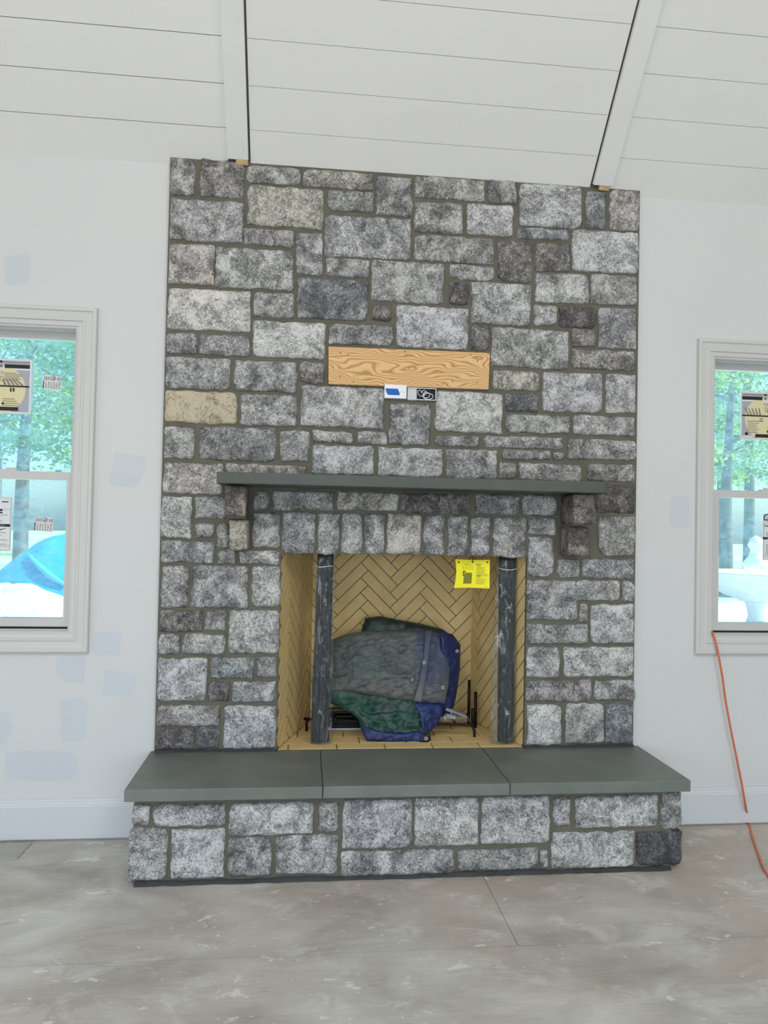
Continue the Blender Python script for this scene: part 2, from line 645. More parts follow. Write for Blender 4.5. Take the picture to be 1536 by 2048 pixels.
# windows: outer rectangle of the casing; glass sits in the opening inside it
WIN = {1: (-2.371, -1.421, 0.83, 2.375), 2: (1.432, 2.382, 0.83, 2.375)}
JI = 0.083
wall_back = holed_wall('wall_back', -ROOM_X, ROOM_X, -0.02, ZC + 0.02,
                       [(r[0] + JI, r[1] - JI, r[2] + JI, r[3] - JI) for r in WIN.values()] + [(-0.60, 0.605, 0.30, 1.45)],
                       lambda u, t, z: (u, t, z), 0.16, WALL)
wall_front = holed_wall('wall_front', -ROOM_X, ROOM_X, -0.02, ZC + 0.02, [(-2.8, 2.4, 0.05, 2.4)],
                        lambda u, t, z: (u, ROOM_Y - t, z), 0.16, WALL)
wall_left = holed_wall('wall_left', ROOM_Y, 0.0, -0.02, ZC, [(-4.8, -1.8, 0.6, 2.9)],
                       lambda u, t, z: (-ROOM_X - t, u, z), 0.16, WALL)
wall_right = holed_wall('wall_right', ROOM_Y, 0.0, -0.02, ZC, [],
                        lambda u, t, z: (ROOM_X + t, u, z), 0.16, WALL)
RIDGE_S = (-ROOM_Y / 2) / CT
for w, sx in ((wall_left, -1), (wall_right, 1)):
    bm = bmesh.new()
    prism(bm, [(ROOM_Y, ZC), (0, ZC), (ROOM_Y / 2, ZC + RIDGE_S * ST)], lambda a, b: (sx * ROOM_X, a, b), (sx * 0.16, 0, 0))
    obj('gable', bm, WALL, w)

# ceiling deck with both slopes; the boards are separate pieces under it
bm = bmesh.new()
for (ya, za, yb, zb, mi) in ((0.2, ZC - 0.2 * ST / CT, ROOM_Y / 2, ZC + RIDGE_S * ST, 0),
                             (ROOM_Y / 2, ZC + RIDGE_S * ST, ROOM_Y - 0.2, ZC - 0.2 * ST / CT, 1)):
    sgn = -1 if mi == 0 else 1
    o = Vector((0, -sgn * 0.013 * ST, 0.013 * CT)) if mi == 0 else Vector((0, 0, 0))
    up = Vector((0, ST if mi == 0 else -ST, CT)) * 0.12
    c = [Vector((-ROOM_X - .2, ya, za)), Vector((ROOM_X + .2, ya, za)), Vector((ROOM_X + .2, yb, zb)), Vector((-ROOM_X - .2, yb, zb))]
    lo = [bm.verts.new(p + o) for p in c]
    hi = [bm.verts.new(p + o + up) for p in c]
    for f in [lo, hi] + [(lo[i], lo[(i + 1) % 4], hi[(i + 1) % 4], hi[i]) for i in range(4)]:
        bm.faces.new(f).material_index = mi
ceiling = tag(obj('ceiling', bm, [DECK, CEIL]), kind='structure')

for sx in (-1.6, 1.6):   # added panels behind the top fill lamps; the slope has no opening
    bm = bmesh.new()
    zz = ZC + (5.0 + ROOM_Y) * -ST / CT
    bmesh.ops.create_cube(bm, size=1, matrix=Matrix.Translation((sx, -5.0 + .01, zz - .01)) @ Matrix.Rotation(TH, 4, 'X') @ Matrix.Diagonal((1.6, 1.6, .03, 1)))
    obj('skylight_pane', bm, WHITE, ceiling)

BEAMS = ((-0.8605, -0.766), (0.873, 0.968))
panels = ((-ROOM_X, -0.858), (-0.757, 0.865), (0.964, ROOM_X))
edges = [0.0] + [0.171 + 0.1755 * k for k in range(28)]
for (xa, xb) in panels:
    for k in range(len(edges) - 1):
        hg = 0.0013 if xa < -1 else 0.0008
        s0, s1 = edges[k] + (0.0 if k == 0 else hg), edges[k + 1] - hg
        if s1 > RIDGE_S:
            break
        bm = bmesh.new()
        lo = [bm.verts.new(slope(x, s, 0.0)) for x, s in ((xa, s0), (xb, s0), (xb, s1), (xa, s1))]
        hi = [bm.verts.new(slope(x, s, -0.0125)) for x, s in ((xa, s0), (xb, s0), (xb, s1), (xa, s1))]
        bm.faces.new(lo); bm.faces.new(hi)
        for i in range(4):
            bm.faces.new((lo[i], lo[(i + 1) % 4], hi[(i + 1) % 4], hi[i]))
        obj('plank', bm, CEIL, ceiling)

for n, (xa, xb) in enumerate(BEAMS, 1):
    bm = bmesh.new()
    s_end = 0.047
    lo = [bm.verts.new(slope(x, s, 0.022)) for x, s in ((xa, s_end), (xb, s_end), (xb, RIDGE_S), (xa, RIDGE_S))]
    hi = [bm.verts.new(slope(x, s, -0.002)) for x, s in ((xa, s_end), (xb, s_end), (xb, RIDGE_S), (xa, RIDGE_S))]
    bm.faces.new(lo); bm.faces.new(hi)
    for i in range(4):
        bm.faces.new((lo[i], lo[(i + 1) % 4], hi[(i + 1) % 4], hi[i]))
    bmesh.ops.bevel(bm, geom=list(bm.edges), offset=0.0015, segments=1, affect='EDGES')
    tr = tag(obj('trim_%d' % n, bm, BEAM), kind='structure')
    bm = bmesh.new()
    xr = (xa + 0.4 * (xb - xa), xb - 0.002) if n == 1 else (xa + 0.35 * (xb - xa), xb - 0.012)
    prism(bm, [(xr[0], -0.016), (xr[1], -0.018), (xr[1], 0.012), (xr[0], 0.012)], lambda x, s: slope(x, s + 0.042, 0.0195), slope(0, 0, -0.016) - slope(0, 0, 0))
    obj('raw_end', bm, RAW, tr)
    for s in ((0.085, 0.60) if n == 1 else (0.09, 0.72)):
        bm = bmesh.new()
        c = slope(xb - 0.02 if n == 1 else xa + 0.02, s, 0.0223)
        bmesh.ops.create_circle(bm, cap_ends=True, segments=8, radius=0.0028, matrix=Matrix.Translation(c) @ Matrix.Rotation(math.pi / 2 - TH, 4, 'X'))
        obj('nail_hole', bm, LABEL_INK, tr)

# floor: sheets of subfloor with open joints
bm = bmesh.new()
box(bm, (-ROOM_X - .2, ROOM_Y - .2, -0.15), (ROOM_X + .2, 0.16, -0.02))
floor = tag(obj('floor', bm, DARK_MORTAR), kind='structure')
rows = [(0.0, -0.966), (-0.966, -2.186), (-2.186, -3.406), (-3.406, -4.626), (-4.626, -5.846), (-5.846, ROOM_Y)]
for r, (ya, yb) in enumerate(rows):
    start, ln = (0.283 - 2.44 * 2, 2.44) if r % 2 == 0 else (1.62 - 3.05 * 2, 3.05)
    xs = [start + ln * k for k in range(6)]
    xs = [-ROOM_X] + [x for x in xs if -ROOM_X < x < ROOM_X] + [ROOM_X]
    for xa, xb in zip(xs, xs[1:]):
        bm = bmesh.new()
        g = 0.0011
        box(bm, (xa + g, yb + g, -0.02), (xb - g, ya - g, 0.0))
        obj('sheet', bm, FLOOR, floor)

# baseboards either side of the fireplace, standing a little clear of the floor
for side, xa, xb in (('left', -ROOM_X, -1.112), ('right', 1.10, ROOM_X)):
    bm = bmesh.new()
    prof = [(0.0, 0.010), (-0.015, 0.010), (-0.015, 0.150), (-0.012, 0.154), (-0.012, 0.160), (-0.009, 0.166),
            (-0.009, 0.172), (-0.006, 0.176), (-0.006, 0.184), (0.0, 0.184)]
    prism(bm, prof, lambda a, b: (xa, a, b), (xb - xa, 0, 0))
    tag(obj('baseboard_%s' % side, bm, BASEP), kind='structure')


def wall_patch(pts, y=-0.0006):
    """thin skim of joint compound on the drywall"""
    random.seed(str(pts))
    ps = []
    for i, p in enumerate(pts):
        q = pts[(i + 1) % len(pts)]
        a, b = on(p[0], p[1], 1, 0), on(q[0], q[1], 1, 0)
        for t in (0.12, 0.3, 0.5, 0.7, 0.88):
            c = a.lerp(b, t)
            ps.append((c.x + random.uniform(-.004, .004), c.z + random.uniform(-.004, .004)))
    bm = bmesh.new()
    prism(bm, ps, lambda a, b: (a, y, b), (0, 0.0007, 0))
    obj('skim_patch', bm, PATCH, wall_back)


for pts in ([(232, 902), (295, 915), (277, 976), (216, 972), (226, 930)],
            [(188, 1262), (246, 1265), (240, 1312), (186, 1309)],
            [(112, 1312), (172, 1312), (168, 1368), (132, 1366), (111, 1350)],
            [(211, 1338), (275, 1348), (268, 1392), (204, 1390)],
            [(118, 1400), (150, 1395), (174, 1400), (173, 1475), (160, 1484), (122, 1485)],
            [(12, 1502), (155, 1503), (156, 1560), (8, 1562)],
            [(-30, 1415), (15, 1425), (30, 1455), (10, 1490), (-30, 1490)],
            [(10, 512), (62, 505), (58, 565), (12, 572)],
            [(1340, 992), (1380, 992), (1378, 1058), (1340, 1056)]):
    wall_patch(pts)

# ------------------------------------------------------------------ windows
def label_sheet(name, rect, y, elems, parent, tilt=0.0):
    """printed label stuck on the pane: rect x0, x1, z0, z1; elems are (kind, numbers, material index)"""
    x0, x1, z0, z1 = rect
    ca, sa = math.cos(tilt), math.sin(tilt)
    cx, cz = (x0 + x1) / 2, (z0 + z1) / 2

    def P(u, v, d):
        X, Z = (u - 0.5) * (x1 - x0), (v - 0.5) * (z1 - z0)
        return (cx + X * ca - Z * sa, y - d, cz + X * sa + Z * ca)
    bm = bmesh.new()
    prism(bm, [(0, 0), (1, 0), (1, 1), (0, 1)], lambda a, b: P(a, b, 0.0), (0, 0.0003, 0), 0)
    d = 0.0
    for kind, q, mi in elems:
        d += 0.00004
        if kind == 'r':
            pts = [(q[0], q[1]), (q[2], q[1]), (q[2], q[3]), (q[0], q[3])]
        elif kind == 'p':
            pts = q
        else:
            asp = (x1 - x0) / (z1 - z0)
            pts = [(q[0] + q[2] * math.cos(t), q[1] + q[2] * asp * math.sin(t)) for t in [2 * math.pi * i / 32 for i in range(32)]]
            if len(q) > 3:
                inner = [(q[0] + q[3] * math.cos(t), q[1] + q[3] * asp * math.sin(t)) for t in [2 * math.pi * i / 32 for i in range(32)]]
                for i in range(32):
                    f = bm.faces.new([bm.verts.new(P(*c, d)) for c in (pts[i], pts[(i + 1) % 32], inner[(i + 1) % 32], inner[i])])
                    f.material_index = mi
                continue
            pts = clip_poly(pts, (0.0, 0.0, 1.0, 1.0))
        f = bm.faces.new([bm.verts.new(P(*c, d)) for c in pts])
        f.material_index = mi
    # mats: 0 paper, 1 grey, 2 beige, 3 black, 4 fine print
    return obj(name, bm, [PAPER, PAPER_GREY, PAPER_BEIGE, LABEL_INK, LABEL_LINE], parent)


def fine_lines(u0, u1, v0, v1, n, h, seed, mi=4):
    random.seed(seed)
    return [('r', (u0, v0 + (v1 - v0) * i / n, u0 + (u1 - u0) * random.uniform(.55, 1), v0 + (v1 - v0) * i / n + h), mi) for i in range(n)]


BIG = [('r', (.03, .03, .97, .97), 1), ('r', (.03, .80, .97, .86), 0), ('c', (.5, .44, .41), 2),
       ('r', (.03, .83, .44, .90), 3), ('r', (.56, .83, .97, .90), 3), ('r', (.46, .80, .54, .91), 0), ('r', (.47, .84, .53, .90), 4),
       ('r', (.03, .485, .97, .515), 3), ('r', (.30, .05, .80, .12), 3), ('r', (.04, .04, .26, .08), 0),
       ('r', (.03, .93, .97, .945), 4), ('c', (.5, .945, .022), 3)]
BIG += fine_lines(.56, .90, .60, .76, 6, .012, 3) + fine_lines(.14, .46, .14, .42, 7, .012, 4) + fine_lines(.54, .84, .14, .30, 4, .012, 6)
BIG += [('p', [(.48, .72), (.55, .72), (.54, .77), (.47, .77)], 4), ('p', [(.49, .73), (.54, .73), (.53, .76), (.485, .76)], 2),
        ('p', [(.49, .60), (.55, .58), (.54, .68), (.49, .68)], 4), ('p', [(.50, .61), (.54, .60), (.53, .67), (.50, .67)], 2)]
for i in range(5):
    BIG.append(('p', [(.14 + .06 * i, .52), (.17 + .06 * i, .52), (.10 + .07 * i, .66), (.08 + .07 * i, .66)], 4))
    BIG.append(('p', [(.56 + .07 * i, .52), (.60 + .07 * i, .52), (.55 + .05 * i, .64), (.53 + .05 * i, .64)], 4))
BIG += [('r', (.66, .40, .685, .47), 3), ('r', (.705, .40, .73, .47), 3), ('c', (.42, .42, .035, .022), 4), ('c', (.12, .12, .03), 3), ('c', (.55, .18, .02), 3)]
SMALL = [('r', (.02, .02, .98, .98), 1), ('r', (.03, .03, .97, .97), 0), ('c', (.56, .80, .13), 3), ('c', (.56, .80, .10), 0),
         ('p', [(.49, .74), (.53, .71), (.64, .87), (.60, .89)], 3), ('p', [(.58, .74), (.63, .76), (.57, .82), (.53, .80)], 3),
         ('r', (.01, .06, .07, .58), 3), ('r', (.03, .20, .05, .45), 4)]
random.seed(12)
for i in range(6):
    for k in range(5):
        SMALL.append(('r', (.14 + .14 * i, .08 + .10 * k, .14 + .14 * i + random.uniform(.05, .1), .14 + .10 * k), 4))
SMALL += [('r', (.08 + .09 * i, .66, .12 + .09 * i, .92), 4) for i in range(4)] + [('r', (.76 + .08 * i, .66, .80 + .08 * i, .9), 4) for i in range(3)]
TALL = [('r', (.02, .01, .98, .99), 4), ('r', (.03, .015, .97, .985), 0), ('r', (.0, .45, .97, .50), 3), ('r', (.1, .465, .85, .48), 4),
        ('r', (.78, .905, .92, .925), 3), ('r', (.4, .755, .68, .785), 3), ('r', (.66, .74, .80, .775), 3), ('r', (.62, .70, .80, .725), 3),
        ('r', (.3, .665, .92, .672), 3), ('r', (.0, .775, .97, .781), 4), ('r', (.0, .085, .97, .092), 4)]
TALL += fine_lines(.08, .92, .52, .62, 5, .008, 21) + fine_lines(.08, .92, .12, .36, 9, .01, 22) + fine_lines(.08, .6, .82, .96, 5, .008, 23)
TALL += [('p', [(.55, .39), (.75, .40), (.9, .43), (.9, .425), (.76, .385), (.55, .38)], 3)]


def window(n, rect):
    x0, x1, z0, z1 = rect
    bm = bmesh.new()
    ring_frame(bm, rect, [(0, 0.0), (0, -0.020), (.004, -0.024), (.016, -0.024), (.021, -0.018), (.048, -0.015), (.053, -0.019),
                          (.060, -0.019), (.064, -0.012), (.083, -0.010), (.083, 0.0)])
    w = tag(obj('window_%d' % n, bm, TRIM), kind='structure')
    bm = bmesh.new()
    ring_frame(bm, rect, [(.083, -0.002), (.083, -0.004), (.093, -0.004), (.093, 0.022), (.099, 0.022), (.099, 0.066), (.107, 0.066),
                          (.107, 0.13), (.083, 0.13)])
    obj('frame', bm, SASH, w)
    bm = bmesh.new()   # dark line of the weather strip under the lower sash
    box(bm, (x0 + .099, 0.024, z0 + .0995), (x1 - .099, 0.060, z0 + .109))
    obj('weather_strip', bm, BLACK_HOLE, w)

    def sash(nm, ra, y0, y1, stile, top, bot):
        bm = bmesh.new()
        a, b, c, d = ra
        box(bm, (a, y0, c), (a + stile, y1, d))
        box(bm, (b - stile, y0, c), (b, y1, d))
        box(bm, (a + stile, y0, c), (b - stile, y1, c + bot))
        box(bm, (a + stile, y0, d - top), (b - stile, y1, d))
        bmesh.ops.remove_doubles(bm, verts=bm.verts, dist=1e-5)
        s = obj(nm, bm, SASH, w)
        bm = bmesh.new()
        ym = (y0 + y1) / 2
        box(bm, (a + stile - .002, ym - .002, c + bot - .002), (b - stile + .002, ym - .0015, d - top + .002))
        return s, obj('pane', bm, GLASS, s), ym - .0025
    up, _, yu = sash('upper_sash', (x0 + .103, x1 - .103, 1.600, z1 - .104), 0.068, 0.098, 0.016, 0.026, 0.03)
    lo, _, yl = sash('lower_sash', (x0 + .0995, x1 - .0995, z0 + .109, 1.635), 0.026, 0.060, 0.024 if n == 1 else 0.040, 0.036, 0.038)
    bm = bmesh.new()
    cx = (x0 + x1) / 2 if n == 1 else (x0 + x1) / 2
    lx = -1.80 if n == 1 else 1.83
    box(bm, (lx - .035, 0.026, 1.635), (lx + .035, 0.058, 1.642))
    box(bm, (lx - .012, 0.030, 1.642), (lx + .030, 0.050, 1.650))
    obj('sash_lock', bm, SASH, lo)
    return w, up, lo, yu, yl


w1, up1, lo1, yu1, yl1 = window(1, WIN[1])
w2, up2, lo2, yu2, yl2 = window(2, WIN[2])
label_sheet('label_sheet', (-2.000, -1.731, 1.900, 2.150), yu1, BIG, up1)
label_sheet('rating_sticker', (-1.680, -1.598, 2.017, 2.080), yu1, SMALL, up1, -0.03)
label_sheet('energy_label', (-1.985, -1.783, 1.275, 1.516), yl1, TALL, lo1)
label_sheet('rating_sticker', (-1.685, -1.603, 1.366, 1.430), yl1, SMALL, lo1, -0.04)
label_sheet('label_sheet', (1.712, 1.981, 1.898, 2.142), yu2, [(k, q, m) for k, q, m in BIG], up2)
lab = label_sheet('energy_label', (1.812, 2.02, 1.29, 1.52), yl2, TALL, lo2)
# large turned lettering at the edge of that label
for ch, sz, dz in (('D', 0.052, 0.195), ('I', 0.046, 0.165), ('a', 0.016, 0.148), ('n', 0.016, 0.136)):
    cu = bpy.data.curves.new('lettering', 'FONT')
    cu.body = ch
    cu.size = sz
    cu.extrude = 0.0001
    t = bpy.data.objects.new('lettering', cu)
    dg = bpy.context.evaluated_depsgraph_get()
    COL.objects.link(t)
    bpy.context.view_layer.update()
    me = bpy.data.meshes.new_from_object(t.evaluated_get(bpy.context.evaluated_depsgraph_get()))
    bpy.data.objects.remove(t)
    me.materials.clear()
    me.materials.append(LABEL_INK)
    o = bpy.data.objects.new('lettering', me)
    COL.objects.link(o)
    o.parent = lo2
    o.rotation_euler = Matrix(((0, -1, 0), (0, 0, -1), (1, 0, 0))).to_euler()
    o.location = (1.812 + 0.040, yl2 - 0.0012, 1.29 + dz)

# ------------------------------------------------------------------ stone fireplace
fire = tag(empty('stone_fireplace', (0, 0, 0)),
           'tall gray stone veneer fireplace with bluestone mantel and raised bluestone hearth', 'fireplace')
ZH = 0.3865
WALL_STONES = [
    (-1.116,2.91,-1.007,3.078,'g'), (-0.982,2.913,-0.785,3.083,'dp'), (-0.776,2.993,-0.531,3.072,'g'), (-0.518,2.992,-0.19,3.071,'c'),
    (-1.111,2.705,-0.784,2.894,'g'), (-0.767,2.794,-0.418,2.98,'y'), (-0.4,2.888,-0.186,2.983,'g'), (-0.782,2.702,-0.553,2.778,'p'),
    (-0.538,2.576,-0.417,2.775,'g'), (-1.113,2.502,-0.907,2.688,'c'), (-0.903,2.499,-0.55,2.683,'l'), (-0.4,2.579,-0.196,2.663,'g'),
    (-1.111,2.295,-0.741,2.483,'cc'), (-0.729,2.369,-0.542,2.485,'g'), (-0.528,2.375,-0.202,2.563,'b'), (-0.181,2.385,-0.089,2.453,'d'),
    (-0.173,2.879,-0.003,3.063,'g'), (-0.408,2.671,-0.004,2.866,'g'), (-0.188,2.472,0.155,2.665,'g'), (-0.066,2.261,0.278,2.459,'l'),
    (-0.728,2.187,-0.396,2.353,'l'), (-0.382,2.262,-0.08,2.355,'g'), (-1.113,2.185,-0.981,2.279,'g'), (-0.967,2.185,-0.739,2.279,'g'),
    (0.391,2.19,0.77,2.376,'g'), (0.786,2.196,1.103,2.292,'p'), (-0.088,1.802,0.103,1.996,'g'), (-0.443,1.655,-0.159,1.789,'l'),
    (-0.138,1.655,0.166,1.788,'l'), (-1.111,1.55,-0.845,1.688,'w'), (-0.837,1.629,-0.474,1.691,'w'), (-1.115,1.348,-0.983,1.535,'l'),
    (-0.966,1.439,-0.826,1.537,'g'), (-0.713,1.487,-0.637,1.569,'g'), (-0.623,1.487,-0.343,1.574,'g'), (-0.324,1.492,-0.041,1.577,'c'),
    (0.917,1.507,1.112,1.643,'d'), (-0.026,1.485,0.298,1.578,'d'), (0.327,1.487,0.539,1.581,'g'), (0.554,1.489,0.722,1.584,'g'),
    (-0.574,1.287,-0.424,1.475,'g'), (-0.41,1.285,-0.312,1.476,'g'), (-0.302,1.291,-0.205,1.476,'g'), (-0.194,1.291,-0.103,1.476,'g'),
    (-0.091,1.291,0.07,1.477,'c'), (0.085,1.291,0.179,1.475,'g'), (0.196,1.29,0.294,1.475,'g'), (0.306,1.292,0.399,1.473,'g'),
    (0.414,1.287,0.573,1.474,'g'), (0.584,1.394,0.721,1.482,'g'), (0.585,0.99,0.83,1.179,'g'), (0.007,2.975,0.346,3.077,'y'),
    (0.358,2.975,0.497,3.083,'g'), (0.514,2.873,0.825,3.078,'l'), (0.844,2.882,0.946,3.064,'b'), (0.964,2.879,1.116,3.078,'w'),
    (0.009,2.812,0.241,2.955,'g'), (0.26,2.814,0.487,2.963,'l'), (0.508,2.813,0.763,2.866,'b'), (0.78,2.672,1.114,2.871,'l'),
    (0.011,2.675,0.394,2.798,'g'), (0.415,2.601,0.582,2.798,'dp'), (0.6,2.66,0.769,2.797,'dp'), (0.183,2.597,0.396,2.667,'g'),
    (0.183,2.475,0.276,2.584,'d'), (0.289,2.391,0.58,2.589,'l'), (0.598,2.509,0.865,2.653,'l'), (0.876,2.515,1.108,2.66,'g'),
    (0.596,2.396,0.71,2.494,'g'), (0.722,2.396,0.908,2.494,'d'), (0.917,2.303,1.107,2.5,'g'), (0.288,2.264,0.382,2.384,'d'),
    (0.784,2.303,0.901,2.389,'dp'), (-1.115,2.026,-0.825,2.17,'m'), (-0.806,2.029,-0.524,2.167,'g'), (-0.51,2.075,-0.396,2.171,'dp'),
    (-1.111,1.871,-0.793,2.016,'t'), (-0.775,1.869,-0.519,2.014,'g'), (-0.502,1.873,-0.119,2.063,'l'), (-1.111,1.708,-0.978,1.851,'g'),
    (-0.953,1.707,-0.61,1.858,'m'), (-0.592,1.71,-0.459,1.85,'g'), (-0.444,1.8,-0.26,1.855,'g'), (-0.237,1.802,-0.097,1.859,'g'),
    (0.397,2.08,0.629,2.171,'c'), (0.644,1.986,0.94,2.176,'l'), (0.956,1.99,1.109,2.179,'g'), (0.126,1.871,0.449,2.062,'l'),
    (0.466,1.979,0.625,2.064,'b'), (0.468,1.879,0.782,1.966,'g'), (0.797,1.88,1.105,1.972,'g'), (0.126,1.802,0.34,1.854,'g'),
    (0.363,1.805,0.747,1.859,'g'), (0.772,1.762,1.117,1.859,'dp'), (0.454,1.751,0.688,1.795,'g'), (0.7,1.752,0.761,1.791,'d'),
    (0.182,1.651,0.428,1.789,'g'), (0.44,1.654,0.521,1.733,'c'), (0.532,1.65,0.844,1.734,'p'), (0.874,1.658,1.11,1.74,'dp'),
    (-0.964,1.352,-0.882,1.415,'g'), (-0.868,1.309,-0.813,1.418,'g'), (-1.11,1.237,-0.877,1.336,'m'), (-0.866,1.234,-0.782,1.299,'g'),
    (-0.767,1.237,-0.583,1.295,'g'), (-0.709,1.312,-0.584,1.471,'g'), (-1.106,1.035,-0.989,1.222,'g'), (-0.973,1.035,-0.722,1.225,'g'),
    (-0.705,1.041,-0.578,1.228,'l'), (-1.113,0.928,-0.921,1.023,'d'), (-0.91,0.93,-0.816,1.023,'g'), (-0.803,0.831,-0.577,1.024,'l'),
    (-1.114,0.824,-1.021,0.916,'g'), (-1.008,0.824,-0.819,0.917,'l'), (-1.114,0.615,-0.897,0.807,'l'), (-0.881,0.715,-0.689,0.811,'b'),
    (-0.672,0.721,-0.584,0.812,'g'), (-0.887,0.613,-0.792,0.702,'d'), (-0.781,0.609,-0.585,0.701,'g'), (-1.11,0.503,-0.835,0.596,'p'),
    (-0.814,0.401,-0.58,0.593,'l'), (-1.113,0.4,-0.942,0.493,'d'), (-0.932,0.401,-0.834,0.495,'b'), (0.586,1.195,0.711,1.385,'g'),
    (0.928,1.3,1.114,1.489,'x'), (0.731,1.193,0.837,1.279,'g'), (0.851,1.193,1.109,1.284,'g'), (0.824,1.085,1.042,1.179,'m'),
    (1.053,1.084,1.115,1.176,'g'), (0.842,0.985,0.883,1.069,'g'), (0.899,0.88,1.114,1.068,'l'), (0.587,0.877,0.887,0.971,'g'),
    (0.587,0.719,0.748,0.86,'l'), (0.768,0.722,1.115,0.863,'l'), (0.586,0.605,0.908,0.705,'dp'), (0.921,0.61,1.121,0.706,'g'),
    (0.594,0.401,0.761,0.59,'l'), (0.78,0.403,0.97,0.594,'g'), (0.978,0.405,1.114,0.595,'b'),
]
HEARTH_STONES = [
    (-1.119,0.231,-1.051,0.31,'l'), (-1.038,0.223,-0.755,0.307,'l'), (-0.744,0.181,-0.412,0.308,'l'), (-0.391,0.187,-0.31,0.304,'g'),
    (-0.294,0.115,-0.013,0.312,'l'), (-1.126,0.015,-0.98,0.219,'g'), (-0.965,0.017,-0.759,0.211,'l'), (-0.746,0.022,-0.573,0.172,'g'),
    (-0.558,0.023,-0.311,0.176,'m'), (-0.297,0.008,0.164,0.106,'g'), (0.001,0.121,0.263,0.314,'l'), (0.276,0.122,0.564,0.313,'l'),
    (0.58,0.191,0.653,0.307,'g'), (0.674,0.178,1.035,0.309,'l'), (1.048,0.17,1.141,0.321,'g'), (0.182,0.016,0.518,0.102,'p'),
    (0.528,0.023,0.564,0.094,'g'), (0.576,0.013,0.934,0.162,'l'), (0.943,0.017,1.143,0.155,'dd'),
]

TONE = {  # pale colour of the stone, share of pale haze
    'g': ((.80, .795, .79), .52), 'l': ((.86, .86, .86), .62), 'm': ((.80, .80, .80), .46), 'c': ((.82, .79, .73), .57),
    'cc': ((.86, .84, .785), .63), 'y': ((.82, .80, .735), .55), 't': ((.72, .63, .47), .88), 'w': ((.80, .765, .745), .53),
    'b': ((.70, .735, .77), .36), 'd': ((.56, .525, .51), .33), 'dp': ((.74, .71, .69), .40), 'p': ((.80, .775, .76), .46),
    'x': ((.80, .80, .79), .56), 'dd': ((.48, .46, .48), .26)}


def spaced(half, cell):
    n = max(3, int(2 * half / cell))
    e = [0.004, 0.010]
    mid = [-half + 0.018 + (2 * half - 0.036) * k / n for k in range(n + 1)]
    return [-half, -half + e[0], -half + e[1]] + mid + [half - e[1], half - e[0], half]


def stone_mesh(w, h, seed, proud=0.014, back=0.03, radii=None, cell=0.022):
    rnd = random.Random(seed)
    off = Vector((rnd.uniform(-50, 50), rnd.uniform(-50, 50), rnd.uniform(-50, 50)))
    lim = 0.42 * min(w, h)
    rr = radii or [min(lim, rnd.choice((.006, .009, .012, .016, .028))) for _ in range(4)]
    tilt = rnd.uniform(-.012, .012)
    lx, lz = rnd.uniform(-.25, .25), rnd.uniform(-.3, .3)
    xs, zs = spaced(w / 2, cell), spaced(h / 2, cell)
    rows = []
    bm = bmesh.new()
    for z in zs:
        row = []
        for x in xs:
            X, Z = x, z
            r = rr[(0 if x < 0 else 1) + (0 if z < 0 else 2)]
            cx, cz = w / 2 - r, h / 2 - r
            dx, dz = abs(x) - cx, abs(z) - cz
            if dx > 0 and dz > 0:
                m, l = max(dx, dz), math.hypot(dx, dz)
                X = math.copysign(cx + dx * m / l, x)
                Z = math.copysign(cz + dz * m / l, z)
            ed = min(w / 2 - abs(x), h / 2 - abs(z))
            k = math.exp(-ed / 0.016)
            q = Vector((X, 0, Z)) * 26 + off
            X += k * (0.0068 * noise.noise(q) + 0.0030 * noise.noise(q * 3.3))
            Z += k * (0.0068 * noise.noise(q + Vector((9, 9, 9))) + 0.0030 * noise.noise(q * 3.3 + Vector((9, 9, 9))))
            X, Z = X - Z * tilt, Z + X * tilt
            y = -proud * (0.25 + 0.75 * (1 - math.exp(-ed / 0.006)))
            y -= (1 - k) * (0.0045 * fbm(Vector((X, 0, Z)) * 14 + off, 3) + 0.02 * (lx * X + lz * Z))
            row.append(bm.verts.new((X, y, Z)))
        rows.append(row)
    grid_faces(bm, rows)
    loop = rows[0] + [r[-1] for r in rows[1:]] + list(reversed(rows[-1]))[1:] + [r[0] for r in reversed(rows[1:-1])]
    bk = [bm.verts.new((v.co.x, back, v.co.z)) for v in loop]
    n = len(loop)
    for i in range(n):
        bm.faces.new((loop[i], loop[(i + 1) % n], bk[(i + 1) % n], bk[i]))
    return bm


def place_stone(rect, y_mortar, parent, seed, proud=None, back=0.03, rotz=0.0, loc=None, radii=None):
    x0, z0, x1, z1, tone = rect
    rnd = random.Random(seed * 7 + 1)
    bm = stone_mesh(x1 - x0, z1 - z0, seed, proud or rnd.uniform(.011, .017), back, radii)
    o = obj('stone', bm, STONE, parent)
    o.location = loc or ((x0 + x1) / 2, y_mortar, (z0 + z1) / 2)
    o.rotation_euler = (0, 0, rotz)
    c, cov = TONE[tone]
    k = rnd.uniform(.92, 1.07)
    o.color = (c[0] * k, c[1] * k * rnd.uniform(.985, 1.01), c[2] * k * rnd.uniform(.97, 1.02), min(1, max(0, cov + rnd.uniform(-.08, .08))))
    return o


YM = -0.020   # face of the mortar on the chimney breast
bm = bmesh.new()
ztop = ZC + 0.02 * ST / CT + 0.012
for a, b in (((-1.119, YM, ZH), (-0.576, 0.004, 1.289)), ((0.582, YM, ZH), (1.119, 0.004, 1.289)), ((-1.119, YM, 1.289), (1.119, 0.004, ztop))):
    box(bm, a, b)
bmesh.ops.remove_doubles(bm, verts=bm.verts, dist=1e-5)
chimney = obj('mortar_bed', bm, MORTAR, fire)
for i, r in enumerate(WALL_STONES):
    lintel = 1.28 < r[1] < 1.31 and -0.6 < (r[0] + r[2]) / 2 < 0.6
    place_stone(r, YM, chimney, 100 + i, back=0.02 if not lintel else 0.10, radii=[.055, .012, .012, .012] if r[4] == 'x' else None)

